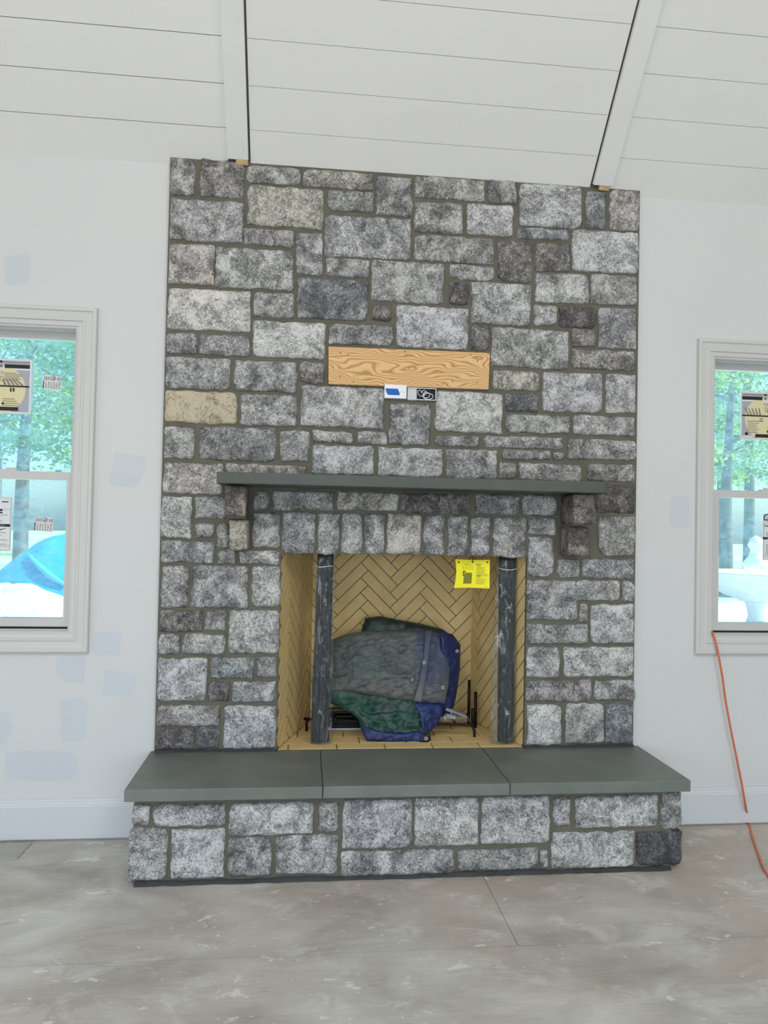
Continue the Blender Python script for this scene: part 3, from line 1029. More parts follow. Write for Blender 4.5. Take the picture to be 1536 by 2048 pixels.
# hearth: stone base and three bluestone slabs
YB = -0.440
bm = bmesh.new()
box(bm, (-1.108, YB, 0.0), (1.098, -0.001, 0.339))
hearth = obj('hearth_core', bm, MORTAR, fire)
for i, r in enumerate(HEARTH_STONES):
    place_stone(r, YB, hearth, 400 + i, proud=0.014)
for sx, xe in ((-1, -1.108), (1, 1.098)):   # return stones on the two ends
    for k, (ya, yb, za, zb) in enumerate(((-.42, -.24, .02, .17), (-.225, -.03, .02, .15), (-.42, -.20, .19, .325), (-.185, -.03, .17, .325))):
        place_stone((0, za, yb - ya, zb, 'g'), 0, hearth, 450 + k + (10 if sx > 0 else 0), rotz=math.pi / 2 * sx, loc=(xe, (ya + yb) / 2, (za + zb) / 2))
bm = bmesh.new()   # dark setting bed squeezed out along the floor
random.seed(5)
pts = []
for k in range(60):
    x = -1.10 + 2.19 * k / 59
    pts.append((x, -0.462 - random.uniform(0, .006), .002 + random.uniform(0, .006)))
rows = [[bm.verts.new((x, -0.43, z + 0.008)) for x, y, z in pts], [bm.verts.new((x, y + .006, z + .004)) for x, y, z in pts],
        [bm.verts.new((x, y, 0.001)) for x, y, z in pts]]
grid_faces(bm, rows)
obj('setting_bed', bm, DARK_MORTAR, hearth)

SL = (-1.138, -0.3795, -0.3755, 0.3785, 0.3825, 1.151)
for k in range(3):
    bm = bmesh.new()
    box(bm, (SL[2 * k], -0.498, 0.3395), (SL[2 * k + 1], -0.001, ZH))
    bevel_all(bm, 0.003, 2)
    s = obj('hearth_slab', bm, BLUESTONE, fire)
for x in (-0.3775, 0.3805):
    bm = bmesh.new()
    box(bm, (x - 0.0022, -0.494, 0.342), (x + 0.0022, -0.002, ZH - 0.0025))
    obj('slab_joint', bm, DARK_MORTAR, fire)
for xa, xb in ((-1.118, -0.575), (0.582, 1.118)):   # dark mortar line where the veneer meets the slab
    bm = bmesh.new()
    box(bm, (xa, -0.031, ZH), (xb, -0.012, ZH + 0.012))
    obj('base_joint', bm, DARK_MORTAR, fire)

# mantel shelf on two stone corbels
bm = bmesh.new()
a, b, zb, zt = -0.844, 0.880, 1.587, 1.636
f = [(a, -0.280), (b - 0.030, -0.280), (b, -0.262), (b, -0.021), (a, -0.021)]
prism(bm, f, lambda x, y: (x, y, zb), (0, 0, zt - zb))
bevel_all(bm, 0.0035, 2)
obj('mantel_shelf', bm, MANTEL_STONE, fire)
CORB = ((-0.820, -0.728, -0.802, -0.722), (0.742, 0.851, 0.741, 0.838))
for k, (ua, ub, la, lb) in enumerate(CORB):
    core = bmesh.new()
    box(core, (min(ua, la) + .008, -0.165, 1.440), (max(ub, lb) - .010, -0.021, 1.583))
    box(core, (la + .008, -0.110, 1.312), (lb - .008, -0.021, 1.440))
    c = obj('corbel', core, MORTAR, fire)
    for j, (xa, xb, z0, z1, yf, tone) in enumerate(((ua, ub, 1.449, 1.584, -0.190, 'd'), (la, lb, 1.302, 1.434, -0.140, 'c' if k == 0 else 'd'))):
        # a block with rough faces on front and both sides
        bm = bmesh.new()
        w, dp, h = xb - xa, -0.021 - yf, z1 - z0
        bmesh.ops.create_cube(bm, size=1, matrix=Matrix.Diagonal((w, dp, h, 1)))
        bmesh.ops.subdivide_edges(bm, edges=list(bm.edges), cuts=7, use_grid_fill=True)
        for v in bm.verts:
            q = v.co * 22 + Vector((k * 9 + j * 5, 3, 1))
            e = [w / 2 - abs(v.co.x), dp / 2 - abs(v.co.y), h / 2 - abs(v.co.z)]
            e.sort()
            corner = math.exp(-e[1] / 0.006)
            d = Vector((fbm(q, 2), fbm(q + Vector((7, 0, 0)), 2), fbm(q + Vector((0, 7, 0)), 2))) * 0.0035
            v.co = v.co * (1 - 0.035 * corner) + d
        o = obj('stone', bm, STONE, c, smooth=True)
        o.location = ((xa + xb) / 2, (yf - 0.021) / 2, (z0 + z1) / 2)
        col, cov = TONE[tone]
        o.color = (col[0] * (1.05 if tone == 'd' else .82), col[1] * (1.0 if tone == 'd' else .79), col[2] * (.95 if tone == 'd' else .70), cov + (.10 if tone == 'd' else 0))

# firebox: splayed refractory panels with herringbone bricks, brick floor
FB = {'back': ((-0.425, 0.50), (0.440, 0.50)), 'left': ((-0.578, 0.0), (-0.425, 0.50)), 'right': ((0.440, 0.50), (0.584, 0.0))}
ZT = 1.42
bm = bmesh.new()
for (xa, ya), (xb, yb) in FB.values():
    d = Vector((xb - xa, yb - ya, 0)).normalized()
    nrm = Vector((-d.y, d.x, 0))
    prism(bm, [(xa, ya), (xb, yb), (xb + nrm.x * .03, yb + nrm.y * .03), (xa + nrm.x * .03, ya + nrm.y * .03)], lambda x, y: (x, y, ZH - 0.03), (0, 0, ZT - ZH + 0.03), 0)
prism(bm, [(-0.60, 0.0), (0.60, 0.0), (0.46, 0.53), (-0.45, 0.53)], lambda x, y: (x, y, ZH - 0.04), (0, 0, 0.036), 0)
prism(bm, [(-0.60, 0.0), (0.60, 0.0), (0.46, 0.53), (-0.45, 0.53)], lambda x, y: (x, y, ZT), (0, 0, 0.03), 1)
firebox = obj('firebox', bm, [JOINT, BLACK_HOLE], fire)
bm = bmesh.new()
box(bm, (-0.60, 0.03, 1.300), (0.60, 0.036, ZT))
box(bm, (-0.60, 0.004, 1.294), (0.60, 0.09, 1.300))
obj('lintel_plate', bm, BLACK_HOLE, firebox)

BW, BN, BG = 0.0565, 4, 0.0052


def herringbone(panel, phase):
    (xa, ya), (xb, yb) = FB[panel]
    A = Vector((xa, ya, 0))
    U = Vector((xb - xa, yb - ya, 0))
    L = U.length
    U.normalize()
    nin = Vector((U.y, -U.x, 0))   # into the firebox
    q = math.sqrt(0.5)
    for i in range(-60, 60):
        for k in range(-10, 11):
            for vert in (0, 1):
                ox, oy = i + 2 * BN * k, i
                r = (ox, oy, ox + BN, oy + 1) if not vert else (ox + BN, oy + 1 - BN, ox + BN + 1, oy + 1)
                g = {'back': BG, 'left': 0.0105, 'right': 0.0075}[panel] / 2 / BW
                c = [(r[0] + g, r[1] + g), (r[2] - g, r[1] + g), (r[2] - g, r[3] - g), (r[0] + g, r[3] - g)]
                pts = [((x - y) * q * BW + phase, (x + y) * q * BW + ZH) for x, y in c]
                pts = clip_poly(pts, (0.002, ZH + 0.004, L - 0.002, ZT - 0.002))
                if len(pts) < 3 or abs(poly_area(pts)) < 1.2e-4:
                    continue
                if min(p[1] for p in pts) > 1.34:
                    continue
                bm = bmesh.new()
                prism(bm, pts, lambda u, z: A + U * u + Vector((0, 0, z)) - nin * 0.004, nin * 0.0085)
                obj('brick', bm, BRICK, firebox)


per = BN * math.sqrt(2) * BW
peak = on(729, 1150, 1, 0.5).x - FB['back'][0][0]
herringbone('back', (peak - (BN - .5) * BW * math.sqrt(.5)) % per)
herringbone('left', 0.02)
herringbone('right', 0.11)
k = 0
yr = [-0.004, 0.082, 0.190, 0.298, 0.406, 0.498]
for r in range(5):
    x = -0.75 + (0.09 if r % 2 else 0.0) + 0.02 * r
    while x < 0.7:
        pts = [(x + .003, yr[r] + .003), (x + .222, yr[r] + .003), (x + .222, yr[r + 1] - .003), (x + .003, yr[r + 1] - .003)]
        x += 0.225
        # clip to the splayed sides
        for sgn, (xa, ya), (xb, yb) in ((1, (-0.576, 0.0), (-0.423, 0.5)), (-1, (0.582, 0.0), (0.438, 0.5))):
            out = []
            side = lambda p: sgn * (p[0] - (xa + (xb - xa) * (p[1] - ya) / (yb - ya))) - 0.004
            for i, p in enumerate(pts):
                n2 = pts[(i + 1) % len(pts)]
                a, b = side(p), side(n2)
                if a >= 0:
                    out.append(p)
                if a * b < 0:
                    t = a / (a - b)
                    out.append((p[0] + (n2[0] - p[0]) * t, p[1] + (n2[1] - p[1]) * t))
            pts = out
            if len(pts) < 3:
                break
        if len(pts) < 3 or abs(poly_area(pts)) < 1e-4:
            continue
        bm = bmesh.new()
        prism(bm, pts, lambda a, b: (a, b, ZH - 0.006), (0, 0, 0.0085))
        obj('brick', bm, BRICK, firebox)

# ------------------------------------------------------------------ things fixed to the stone above the mantel
ply = empty('plywood_board', (0.001, YM, 2.162))
tag(ply, 'bare plywood backing board with nail marks set into the stone above the mantel', 'board')
bm = bmesh.new()
q = [on(657, 693, 1, -.035), on(980, 706, 1, -.035), on(977, 779, 1, -.035), on(657, 768, 1, -.035)]
prism(bm, [(p.x - 0.001, p.z - 2.162) for p in q], lambda a, b: (a, -0.016, b), (0, 0.018, 0))
bevel_all(bm, 0.001, 1)
obj('board', bm, PLY, ply)
for px, py in ((681, 705), (680, 753), (819, 736), (955, 722), (954, 765), (885, 768), (696, 710), (941, 709), (905, 763), (707, 763), (810, 703)):
    p = on(px, py, 1, -.037)
    bm = bmesh.new()
    bmesh.ops.create_circle(bm, cap_ends=True, segments=8, radius=0.0030, matrix=Matrix.Translation((p.x - .001, -0.0166, p.z - 2.162)) @ Matrix.Rotation(math.pi / 2, 4, 'X'))
    obj('nail_hole', bm, plain('nail_mark', lin(70, 48, 30), 0.9) if 'nail_mark' not in bpy.data.materials else bpy.data.materials['nail_mark'], ply)

pl = empty('wall_plate', (-0.065, YM, 2.048))
tag(pl, 'white outlet cover plate with a strip of blue tape just under the plywood board', 'outlet')
bm = bmesh.new()
box(bm, (-.052, -.022, -.032), (.052, .002, .032))
bevel_all(bm, 0.003, 2)
obj('cover', bm, WHITE, pl)
bm = bmesh.new()
prism(bm, [(-.048, .013), (.010, .013), (.020, -.010), (.018, -.017), (-.036, -.017), (-.043, -.006)], lambda a, b: (a, -.0226, b), (0, .0005, 0))
obj('tape', bm, BLUE_TAPE, pl)
for x in (.022, .038):
    bm = bmesh.new()
    bmesh.ops.create_circle(bm, cap_ends=True, segments=8, radius=0.0022, matrix=Matrix.Translation((x, -.0224, -.002)) @ Matrix.Rotation(math.pi / 2, 4, 'X'))
    obj('slot', bm, LABEL_LINE, pl)

cb = empty('cable_box', (0.060, YM, 2.042))
tag(cb, 'open recessed metal wall box with coiled white cables beside the outlet plate', 'junction box')
bm = bmesh.new()
ring_frame(bm, (-.068, .068, -.028, .030), [(0, .002), (0, -.014), (.004, -.014), (.004, .003)])
box(bm, (-.064, -.010, -.030), (-.024, .002, .028))
obj('frame', bm, GREY_STEEL, cb)
bm = bmesh.new()
box(bm, (-.026, -.003, -.026), (.065, .001, .027))
obj('box_inside', bm, BLACK_HOLE, cb)
random.seed(9)
for k in range(3):
    bm = bmesh.new()
    c = [(-.015, .012), (.030, -.002), (.022, .004)][k]
    pts = []
    for i in range(26):
        t = 2 * math.pi * i / 17 + k
        rx = (.014, .024, .016)[k]
        pts.append((c[0] + rx * math.cos(t) + .0012 * i * (1 if k == 0 else 0), -.008 + .004 * math.sin(t * 1.7 + k), c[1] + .014 * math.sin(t) - .006))
    tube(bm, smooth_path(pts, 2), 0.0016, 6)
    obj('cable', bm, WHITE, cb)

# ------------------------------------------------------------------ mesh curtains in plastic
def curtain(label, top, bot, hw_t, hw_b, flare, seed, rod_tuft):
    root = empty('mesh_curtain', (bot[0], bot[1], ZH + 0.003))
    tag(root, label, 'fireplace curtain', 'black mesh fire curtains bunched at the sides of the firebox')
    base = Vector((bot[0], bot[1], ZH + 0.003))
    T, B = Vector(top), Vector(bot)
    rnd = random.Random(seed)
    off = Vector((rnd.uniform(0, 40), 0, 0))

    def body(z0, z1, n, seg, fn, mat, nm):
        bm = bmesh.new()
        rows = []
        for i in range(n + 1):
            t = i / n
            z = z0 + (z1 - z0) * t
            tt = (z - B.z) / (T.z - B.z)
            c = B.lerp(T, tt)
            row = []
            for k in range(seg):
                a = 2 * math.pi * k / seg
                x, y = fn(a, tt, z)
                row.append(bm.verts.new(Vector((c.x + x, c.y + y, z)) - base))
            row.append(row[0])
            rows.append(row)
        grid_faces(bm, rows)
        bm.faces.new(rows[0][:-1]); bm.faces.new(rows[-1][:-1])
        return obj(nm, bm, mat, root)

    def core(a, t, z):
        hw = hw_b + (hw_t - hw_b) * t
        r = 1 + 0.13 * math.sin(9 * a + 2 * math.sin(z * 7)) + 0.05 * noise.noise(Vector((math.cos(a) * 2, math.sin(a) * 2, z * 5)) + off)
        return hw * r * math.cos(a), 0.026 * r * math.sin(a)
    body(ZH + 0.012, T.z, 46, 54, core, MESHBLACK, 'mesh')

    zt = T.z - 0.028
    ztie = T.z - 0.075

    def wrap(a, t, z):
        hw = (hw_b + (hw_t - hw_b) * t) * 1.10 + 0.006
        pinch = math.exp(-((z - ztie) / 0.012) ** 2)
        q = Vector((math.cos(a) * 1.6, math.sin(a) * 1.6, z * 6)) + off
        w = 0.07 * noise.noise(q) + 0.05 * noise.noise(q * 3.1) + 0.03 * math.sin(a * 5 + z * 30)
        x = hw * (1 + w) * math.cos(a) * (1 - .10 * pinch)
        fl = flare(1 - t)
        if math.cos(a) * (1 if fl > 0 else -1) > 0:
            x += fl * abs(math.cos(a)) ** 2
        return x, (0.031 + .004 * noise.noise(q * 2)) * math.sin(a) * (1 - .12 * pinch)
    body(ZH + 0.003, zt, 90, 72, wrap, WRAP, 'plastic_wrap')
    bm = bmesh.new()
    c = B.lerp(T, (ztie - B.z) / (T.z - B.z))
    pts = [Vector((c.x + (hw_t + .004) * 1.04 * math.cos(a), c.y + .0305 * math.sin(a), ztie + .003 * math.sin(a * 2 + seed))) - base
           for a in [2 * math.pi * i / 28 for i in range(29)]]
    tube(bm, pts, 0.0017, 6, cap=False)
    obj('tie', bm, WHITE, root)
    bm = bmesh.new()
    ring = []
    for sx in (-.5, .0, .5):
        bmesh.ops.create_circle(bm, segments=10, radius=0.008, matrix=Matrix.Translation(Vector((T.x + sx * hw_t * 1.4, T.y, T.z + .006)) - base) @ Matrix.Rotation(math.pi / 2, 4, 'Y'))
    bm.free()
    bm = bmesh.new()
    for sx in (-.5, 0, .5):
        tube(bm, [Vector((T.x + sx * hw_t * 1.4, T.y + .011 * math.cos(t), T.z + .011 + .011 * math.sin(t))) - base for t in [2 * math.pi * i / 12 for i in range(13)]], .0016, 5, cap=False)
    obj('hanging_rings', bm, BLACK, root)
    return root


MESHBLACK = plain('black_wire_mesh', lin(30, 35, 40), 0.5, metal=0.0, vary=0.35, vscale=90, bmp=0.7, bscale=420)
curtain('black mesh fire curtain in clear plastic hanging in front of the gas burner',
        (-0.371, 0.075, 1.300), (-0.378, 0.085, 0.398), 0.034, 0.039, lambda t: 0.006, 3, True)
curtain('black mesh fire curtain in clear plastic hanging next to the yellow warning card',
        (0.512, 0.070, 1.300), (0.512, 0.055, 0.398), 0.037, 0.036, lambda t: -0.034 * t ** 0.7, 8, False)
bm = bmesh.new()
tube(bm, [(-0.575, 0.075, 1.322), (0.58, 0.075, 1.322)], 0.006, 8)
rod = tag(obj('curtain_rod', bm, BLACK), 'thin black curtain rod hidden behind the stone lintel of the firebox', 'rod')

# ------------------------------------------------------------------ yellow warning card
card = empty('warning_card', (0.33, 0.032, 1.128))
tag(card, 'bright yellow printed safety card hanging by a hook in the firebox opening', 'card')


def card_pt(u, v, d=0.0):
    x = -0.083 + 0.168 * u + 0.006 * (1 - u) * math.sin(v * math.pi) * 1.4 - 0.004 * (1 - v) * (1 - u)
    z = 0.004 + 0.138 * v + 0.004 * math.sin(u * math.pi) * (v - .5) * -1.2
    y = 0.006 * math.sin(u * 2.6 + .4) + 0.008 * (1 - v) * (0.5 - u) - d
    return (x, y, z)


bm = bmesh.new()
rows = [[bm.verts.new(card_pt(i / 12, k / 8)) for i in range(13)] for k in range(9)]
grid_faces(bm, rows)
rows2 = [[bm.verts.new(card_pt(i / 12, k / 8, -0.0006)) for i in range(13)] for k in range(9)]
grid_faces(bm, rows2)
obj('card', bm, YELLOW, card)


def print_quads(nm, rects, mat, d):
    bm = bmesh.new()
    for u0, v0, u1, v1 in rects:
        n = max(1, int((u1 - u0) * 12))
        for i in range(n):
            a, b = u0 + (u1 - u0) * i / n, u0 + (u1 - u0) * (i + 1) / n
            bm.faces.new([bm.verts.new(card_pt(*c, d)) for c in ((a, v0), (b, v0), (b, v1), (a, v1))])
    tag(obj(nm, bm, mat, card), kind='stuff')


random.seed(4)
txt = []
for v in [0.72 - 0.042 * i for i in range(8)] + [0.31 - 0.042 * i for i in range(5)]:
    txt.append((.60, v, .60 + random.uniform(.22, .36), v + .013))
txt += [(.16, .74, .52, .748), (.16, .66, .52, .668), (.26, .835, .38, .85), (.16, .80, .52, .807)]
txt += [(.19 + .09 * i, .70, .24 + .09 * i, .715) for i in range(4)]
print_quads('small_print', txt, OLIVE_INK, 0.0006)
print_quads('headings', [(.63, .83, .74, .855), (.63, .775, .74, .80), (.60, .825, .62, .86), (.60, .77, .62, .805),
                         (.63, .43, .74, .455), (.63, .375, .74, .40), (.60, .425, .62, .46), (.60, .37, .62, .405), (.86, .035, .95, .045)], OLIVE_INK, 0.0008)
print_quads('diagram', [(.24, .15, .48, .54)], OLIVE_INK, 0.0005)
print_quads('diagram_mark', [(.20, .42, .225, .60), (.20, .56, .28, .60)], INK, 0.0009)
bm = bmesh.new()
for u, v in ((.09, .90), (.93, .92), (.50, .93)):
    c = Vector(card_pt(u, v, 0.0012))
    bmesh.ops.create_circle(bm, cap_ends=True, segments=10, radius=0.0042, matrix=Matrix.Translation(c) @ Matrix.Rotation(math.pi / 2, 4, 'X'))
obj('eyelets', bm, INK, card)
bm = bmesh.new()
c = Vector(card_pt(.5, .93, .002))
tube(bm, smooth_path([c + Vector((0, .003, -.004)), c + Vector((0, -.002, .002)), c + Vector((.001, .004, .020)), c + Vector((0.0, .040, .062)), c + Vector((0, .047, .066))], 4), 0.0016, 6)
obj('hook', bm, BLACK, card)

# ------------------------------------------------------------------ log grate, burner and bag
gr = empty('log_grate', (0.0, 0.24, ZH + 0.0025))
tag(gr, 'black steel log grate with upright end posts standing on the firebox floor under the tarp', 'grate')


def bar(nm, pts, r=0.006, mat=None, parent=gr, seg=8):
    bm = bmesh.new()
    base = Vector(parent.location)
    tube(bm, [Vector(p) - base for p in pts], r, seg)
    return obj(nm, bm, mat or BLACK, parent)


zr = ZH + 0.062
bar('rail', smooth_path([(-0.455, .300, zr), (0.0, .215, zr), (.345, .165, zr), (.372, .160, zr - .006), (.382, .157, zr - .025), (.384, .156, ZH + .006)], 6), .007)
bar('rail', [(-0.40, .40, zr), (.40, .36, zr)], .007)
for x in (-.30, -.20, -.10, 0, .10, .20, .29):
    bar('bar', [(x, .235 - .13 * x - .012, zr + .008), (x, .40, zr + .010)], .006)
for x, y, z0, z1, r in ((.402, .37, ZH + .004, .628, .008), (.428, .33, ZH + .004, .575, .0085), (.395, .245, ZH + .03, .515, .0095)):
    bar('post', [(x, y, z0), (x, y, z1)], r)
    bm = bmesh.new()
    bmesh.ops.create_circle(bm, cap_ends=True, segments=12, radius=r * .9, matrix=Matrix.Translation(Vector((x, y, z1 + .0004)) - Vector(gr.location)))
    obj('post_cap', bm, GREY_STEEL, gr)
bar('leg', [(-.40, .40, zr), (-.40, .40, ZH + .003)], .007)
bar('leg', [(-.44, .297, zr), (-.44, .297, ZH + .003)], .007)
bar('leg', [(.40, .36, zr), (.40, .36, ZH + .003)], .007)

bp = empty('gas_burner', (-0.24, 0.355, ZH + 0.0025))
tag(bp, 'low black slatted gas burner box on the firebox floor behind a wrapped curtain', 'burner')
bm = bmesh.new()
ring_frame(bm, (-.125, .075, 0, .112), [(0, -.035), (0, -.05), (.009, -.05), (.009, -.03)])
box(bm, (-.125, -.03, 0.0), (.075, .02, .05))
obj('frame', bm, BLACK, bp)
for k in range(4):
    bm = bmesh.new()
    box(bm, (-.116, -.045, .018 + .022 * k), (.066, -.034, .027 + .022 * k))
    obj('slat', bm, BLACK, bp)
bm = bmesh.new()
box(bm, (-.126, -.0515, .002), (.085, -.046, .010))  # silver strip standing in for the highlight along the bottom bar
obj('trim_strip', bm, GREY_STEEL, bp)

bag = empty('parts_bag', (0.30, 0.235, ZH + 0.072))
tag(bag, 'clear plastic bag of small parts and a folded gray leaflet lying on the grate', 'bag')
bm = bmesh.new()
rows = []
for i in range(15):
    u = i / 14
    row = []
    for k in range(11):
        v = k / 10
        th = .042 * (math.sin(math.pi * u) * math.sin(math.pi * v)) ** .5 + .010 * noise.noise(Vector((u * 6, v * 6, 2)))
        row.append(bm.verts.new((-.075 + .15 * u, -.05 + .10 * v, max(.0, th * (1.1 - .3 * u)))))
    rows.append(row)
grid_faces(bm, rows)
obj('plastic', bm, WRAP, bag)
random.seed(2)
for i in range(9):
    bm = bmesh.new()
    bmesh.ops.create_icosphere(bm, subdivisions=1, radius=random.uniform(.009, .014))
    for v in bm.verts:
        v.co *= random.uniform(.8, 1.2)
    obj('ember_chip', bm, GREY_STEEL, bag, loc=(random.uniform(-.055, .045), random.uniform(-.03, .03), random.uniform(.009, .016)))
bm = bmesh.new()
prism(bm, [(-.05, .046), (.055, .010), (.060, .020), (-.045, .058)], lambda a, b: (a, -.010, b), (0, .05, 0))
obj('leaflet', bm, plain('leaflet_paper', lin(150, 148, 150), .7, vary=.1), bag)

# ------------------------------------------------------------------ folded tarp
tarp = empty('folded_tarp', (0.02, 0.17, ZH + 0.0025))
tag(tarp, 'folded dusty green and blue poly tarp heaped on the grate inside the firebox', 'tarp')


def resample(pts, n):
    pts = [Vector(p).to_3d() for p in pts]
    ds = [0]
    for a, b in zip(pts, pts[1:]):
        ds.append(ds[-1] + (b - a).length)
    out = []
    for i in range(n + 1):
        d = ds[-1] * i / n
        j = 0
        while j < len(ds) - 2 and ds[j + 1] < d:
            j += 1
        t = (d - ds[j]) / max(1e-9, ds[j + 1] - ds[j])
        out.append(pts[j].lerp(pts[j + 1], t))
    return out


def fold(nm, top, right, bottom, left, yfun, mat, nu=56, nv=44, amp=0.008, seed=0, thick=0.02, sc=16):
    T, R, Bm, L = resample(top, nu), resample(right, nv), resample(bottom, nu), resample(left, nv)
    bm = bmesh.new()
    base = Vector(tarp.location)
    rows, back = [], []
    for k in range(nv + 1):
        t = k / nv
        row, rb = [], []
        for i in range(nu + 1):
            s = i / nu
            p = T[i] * (1 - t) + Bm[i] * t + L[k] * (1 - s) + R[k] * s - (T[0] * (1 - s) * (1 - t) + T[nu] * s * (1 - t) + Bm[0] * (1 - s) * t + Bm[nu] * s * t)
            e = min(s, 1 - s, t, 1 - t)
            q = Vector((p.x * .01, p.y * .01, seed)) * sc / 4
            wr = amp * (fbm(q, 4) + 1.3 * abs(noise.noise(Vector((p.x * .010 + p.y * .026, p.y * .006 - p.x * .008, seed)) * 3.4)))
            y = yfun(s, t) - wr * min(1, e * 7) + thick * .5 * math.exp(-e * 18)
            row.append(bm.verts.new(on(p.x, p.y, 1, y) - base))
            rb.append(bm.verts.new(on(p.x, p.y, 1, yfun(s, t) + thick) - base))
        rows.append(row)
        back.append(rb)
    grid_faces(bm, rows)
    grid_faces(bm, back)
    loop = lambda g: g[0] + [r[-1] for r in g[1:]] + list(reversed(g[-1]))[1:] + [r[0] for r in reversed(g[1:-1])]
    la, lb = loop(rows), loop(back)
    for i in range(len(la)):
        f = bm.faces.new((la[i], la[(i + 1) % len(la)], lb[(i + 1) % len(lb)], lb[i]))
        f.smooth = True
    return obj(nm, bm, mat, tarp)


def mat_main_fold():
    m, nt, b = new_mat('tarp_dusty_face')
    v = coords(nt, 'World')
    sep = nd(nt, 'ShaderNodeSeparateXYZ')
    nt.links.new(v, sep.inputs[0])
    n = noise_n(nt, v, 10, 5, .6, .4)
    zz = math_n(nt, 'ADD', sep.outputs[2], math_n(nt, 'MULTIPLY', math_n(nt, 'SUBTRACT', n, .5), .10))
    xx = math_n(nt, 'ADD', sep.outputs[0], math_n(nt, 'MULTIPLY', math_n(nt, 'SUBTRACT', n, .5), .02))
    gb = nd(nt, 'ShaderNodeMapRange'); gb.inputs['From Min'].default_value = .085; gb.inputs['From Max'].default_value = .11
    nt.links.new(xx, gb.inputs['Value'])
    col = mixc(nt, gb.outputs[0], lin(26, 74, 62), lin(30, 46, 108))
    dz = nd(nt, 'ShaderNodeMapRange'); dz.inputs['From Min'].default_value = .530; dz.inputs['From Max'].default_value = .575
    nt.links.new(zz, dz.inputs['Value'])
    d1 = mixc(nt, ramp(nt, noise_n(nt, v, 6, 5, .6, .5), [(.35, gray(0)), (.7, gray(1))]), lin(86, 96, 97), lin(106, 112, 110))
    d1 = mixc(nt, gb.outputs[0], d1, lin(84, 92, 110))
    low = nd(nt, 'ShaderNodeMapRange'); low.inputs['From Min'].default_value = .70; low.inputs['From Max'].default_value = .60
    nt.links.new(zz, low.inputs['Value'])
    d1 = mixc(nt, math_n(nt, 'MULTIPLY', low.outputs[0], .6), d1, lin(128, 124, 114))
    col = mixc(nt, math_n(nt, 'MULTIPLY', dz.outputs[0], .93), col, d1)
    nt.links.new(col, b.inputs['Base Color'])
    b.inputs['Roughness'].default_value = .55
    bump(nt, b, math_n(nt, 'ADD', noise_n(nt, v, 24, 6, .62, .8), math_n(nt, 'MULTIPLY', noise_n(nt, v, 320, 2), .1)), .8, .014)
    return m


TGREEN = mat_tarp('tarp_green', lin(14, 46, 42), lin(38, 84, 72), lin(86, 100, 92), .52, .80, 8)
TBLUE = mat_tarp('tarp_blue', lin(18, 30, 80), lin(38, 58, 116))
TNAVY = mat_tarp('tarp_navy', lin(18, 26, 62), lin(34, 50, 104))
TDARK = mat_tarp('tarp_dark_green', lin(18, 28, 28), lin(36, 58, 52))
TMAIN = mat_main_fold()
TCORN = plain('tarp_corner_patch', lin(24, 24, 28), .5)

fold('back_fold', [(731, 1236), (760, 1232), (800, 1240), (845, 1248), (885, 1258), (902, 1270)], [(902, 1270), (905, 1300)],
     [(716, 1300), (800, 1300), (905, 1300)], [(731, 1236), (724, 1256), (716, 1300)], lambda s, t: .34 - .05 * t, TDARK, 40, 16, .012, 4, .05)
fold('side_fold', [(880, 1262), (906, 1269), (921, 1289)], [(921, 1289), (920, 1340), (913, 1390), (906, 1420), (893, 1438)],
     [(868, 1420), (880, 1432), (893, 1438)], [(880, 1262), (880, 1340), (868, 1420)], lambda s, t: .235 + .05 * s - .02 * t, TNAVY, 24, 40, .008, 6, .05)
fold('lower_fold', [(650, 1362), (720, 1368), (790, 1376), (868, 1386)], [(868, 1386), (866, 1440), (858, 1462), (860, 1470), (856, 1484)],
     [(733, 1481), (780, 1483), (820, 1482), (856, 1484)], [(650, 1362), (654, 1404), (668, 1410), (700, 1424), (718, 1440), (722, 1460), (733, 1481)],
     lambda s, t: .175 - .075 * t + .02 * s * (1 - t), TGREEN, 56, 34, .016, 9, .05, 22)
fold('blue_border', [(724, 1452), (760, 1462), (800, 1466), (840, 1462)], [(840, 1462), (856, 1472), (857, 1485)],
     [(734, 1482), (780, 1484.5), (820, 1484), (857, 1485)], [(724, 1452), (728, 1468), (734, 1482)], lambda s, t: .100 - .012 * t, TBLUE, 44, 10, .008, 11, .02, 20)
fold('blue_border', [(822, 1400), (850, 1402), (886, 1404)], [(886, 1404), (884, 1430), (872, 1452), (860, 1464)],
     [(846, 1466), (854, 1466), (860, 1464)], [(822, 1400), (838, 1425), (846, 1466)], lambda s, t: .165 - .062 * t + .03 * s, TBLUE, 20, 26, .010, 14, .02, 20)
fold('main_fold', [(652, 1292), (664, 1279), (690, 1269), (720, 1263), (770, 1261), (815, 1260), (855, 1262), (905, 1269)],
     [(905, 1269), (901, 1320), (897, 1370), (889, 1408)], [(650, 1384), (700, 1383), (740, 1390), (800, 1400), (840, 1407), (889, 1410)],
     [(652, 1292), (650, 1330), (650, 1384)], lambda s, t: .285 - .16 * t ** .6 + .035 * (2 * s - 1) ** 2, TMAIN, 84, 64, .026, 2, .06, 17)
fold('hem', [(851, 1260.5), (864, 1261)], [(864, 1261), (858, 1315), (852, 1360), (843, 1404)], [(828, 1402), (843, 1404)],
     [(851, 1260.5), (846, 1315), (838, 1360), (828, 1402)], lambda s, t: .272 - .165 * t ** .6 - .006, TMAIN, 8, 48, .006, 2, .012, 15)
fold('corner_patch', [(842, 1473), (861, 1466)], [(861, 1466), (862, 1480), (855, 1485.5)], [(838, 1484), (855, 1485.5)], [(842, 1473), (838, 1484)], lambda s, t: .082, TCORN, 8, 8, .001, 3, .006)
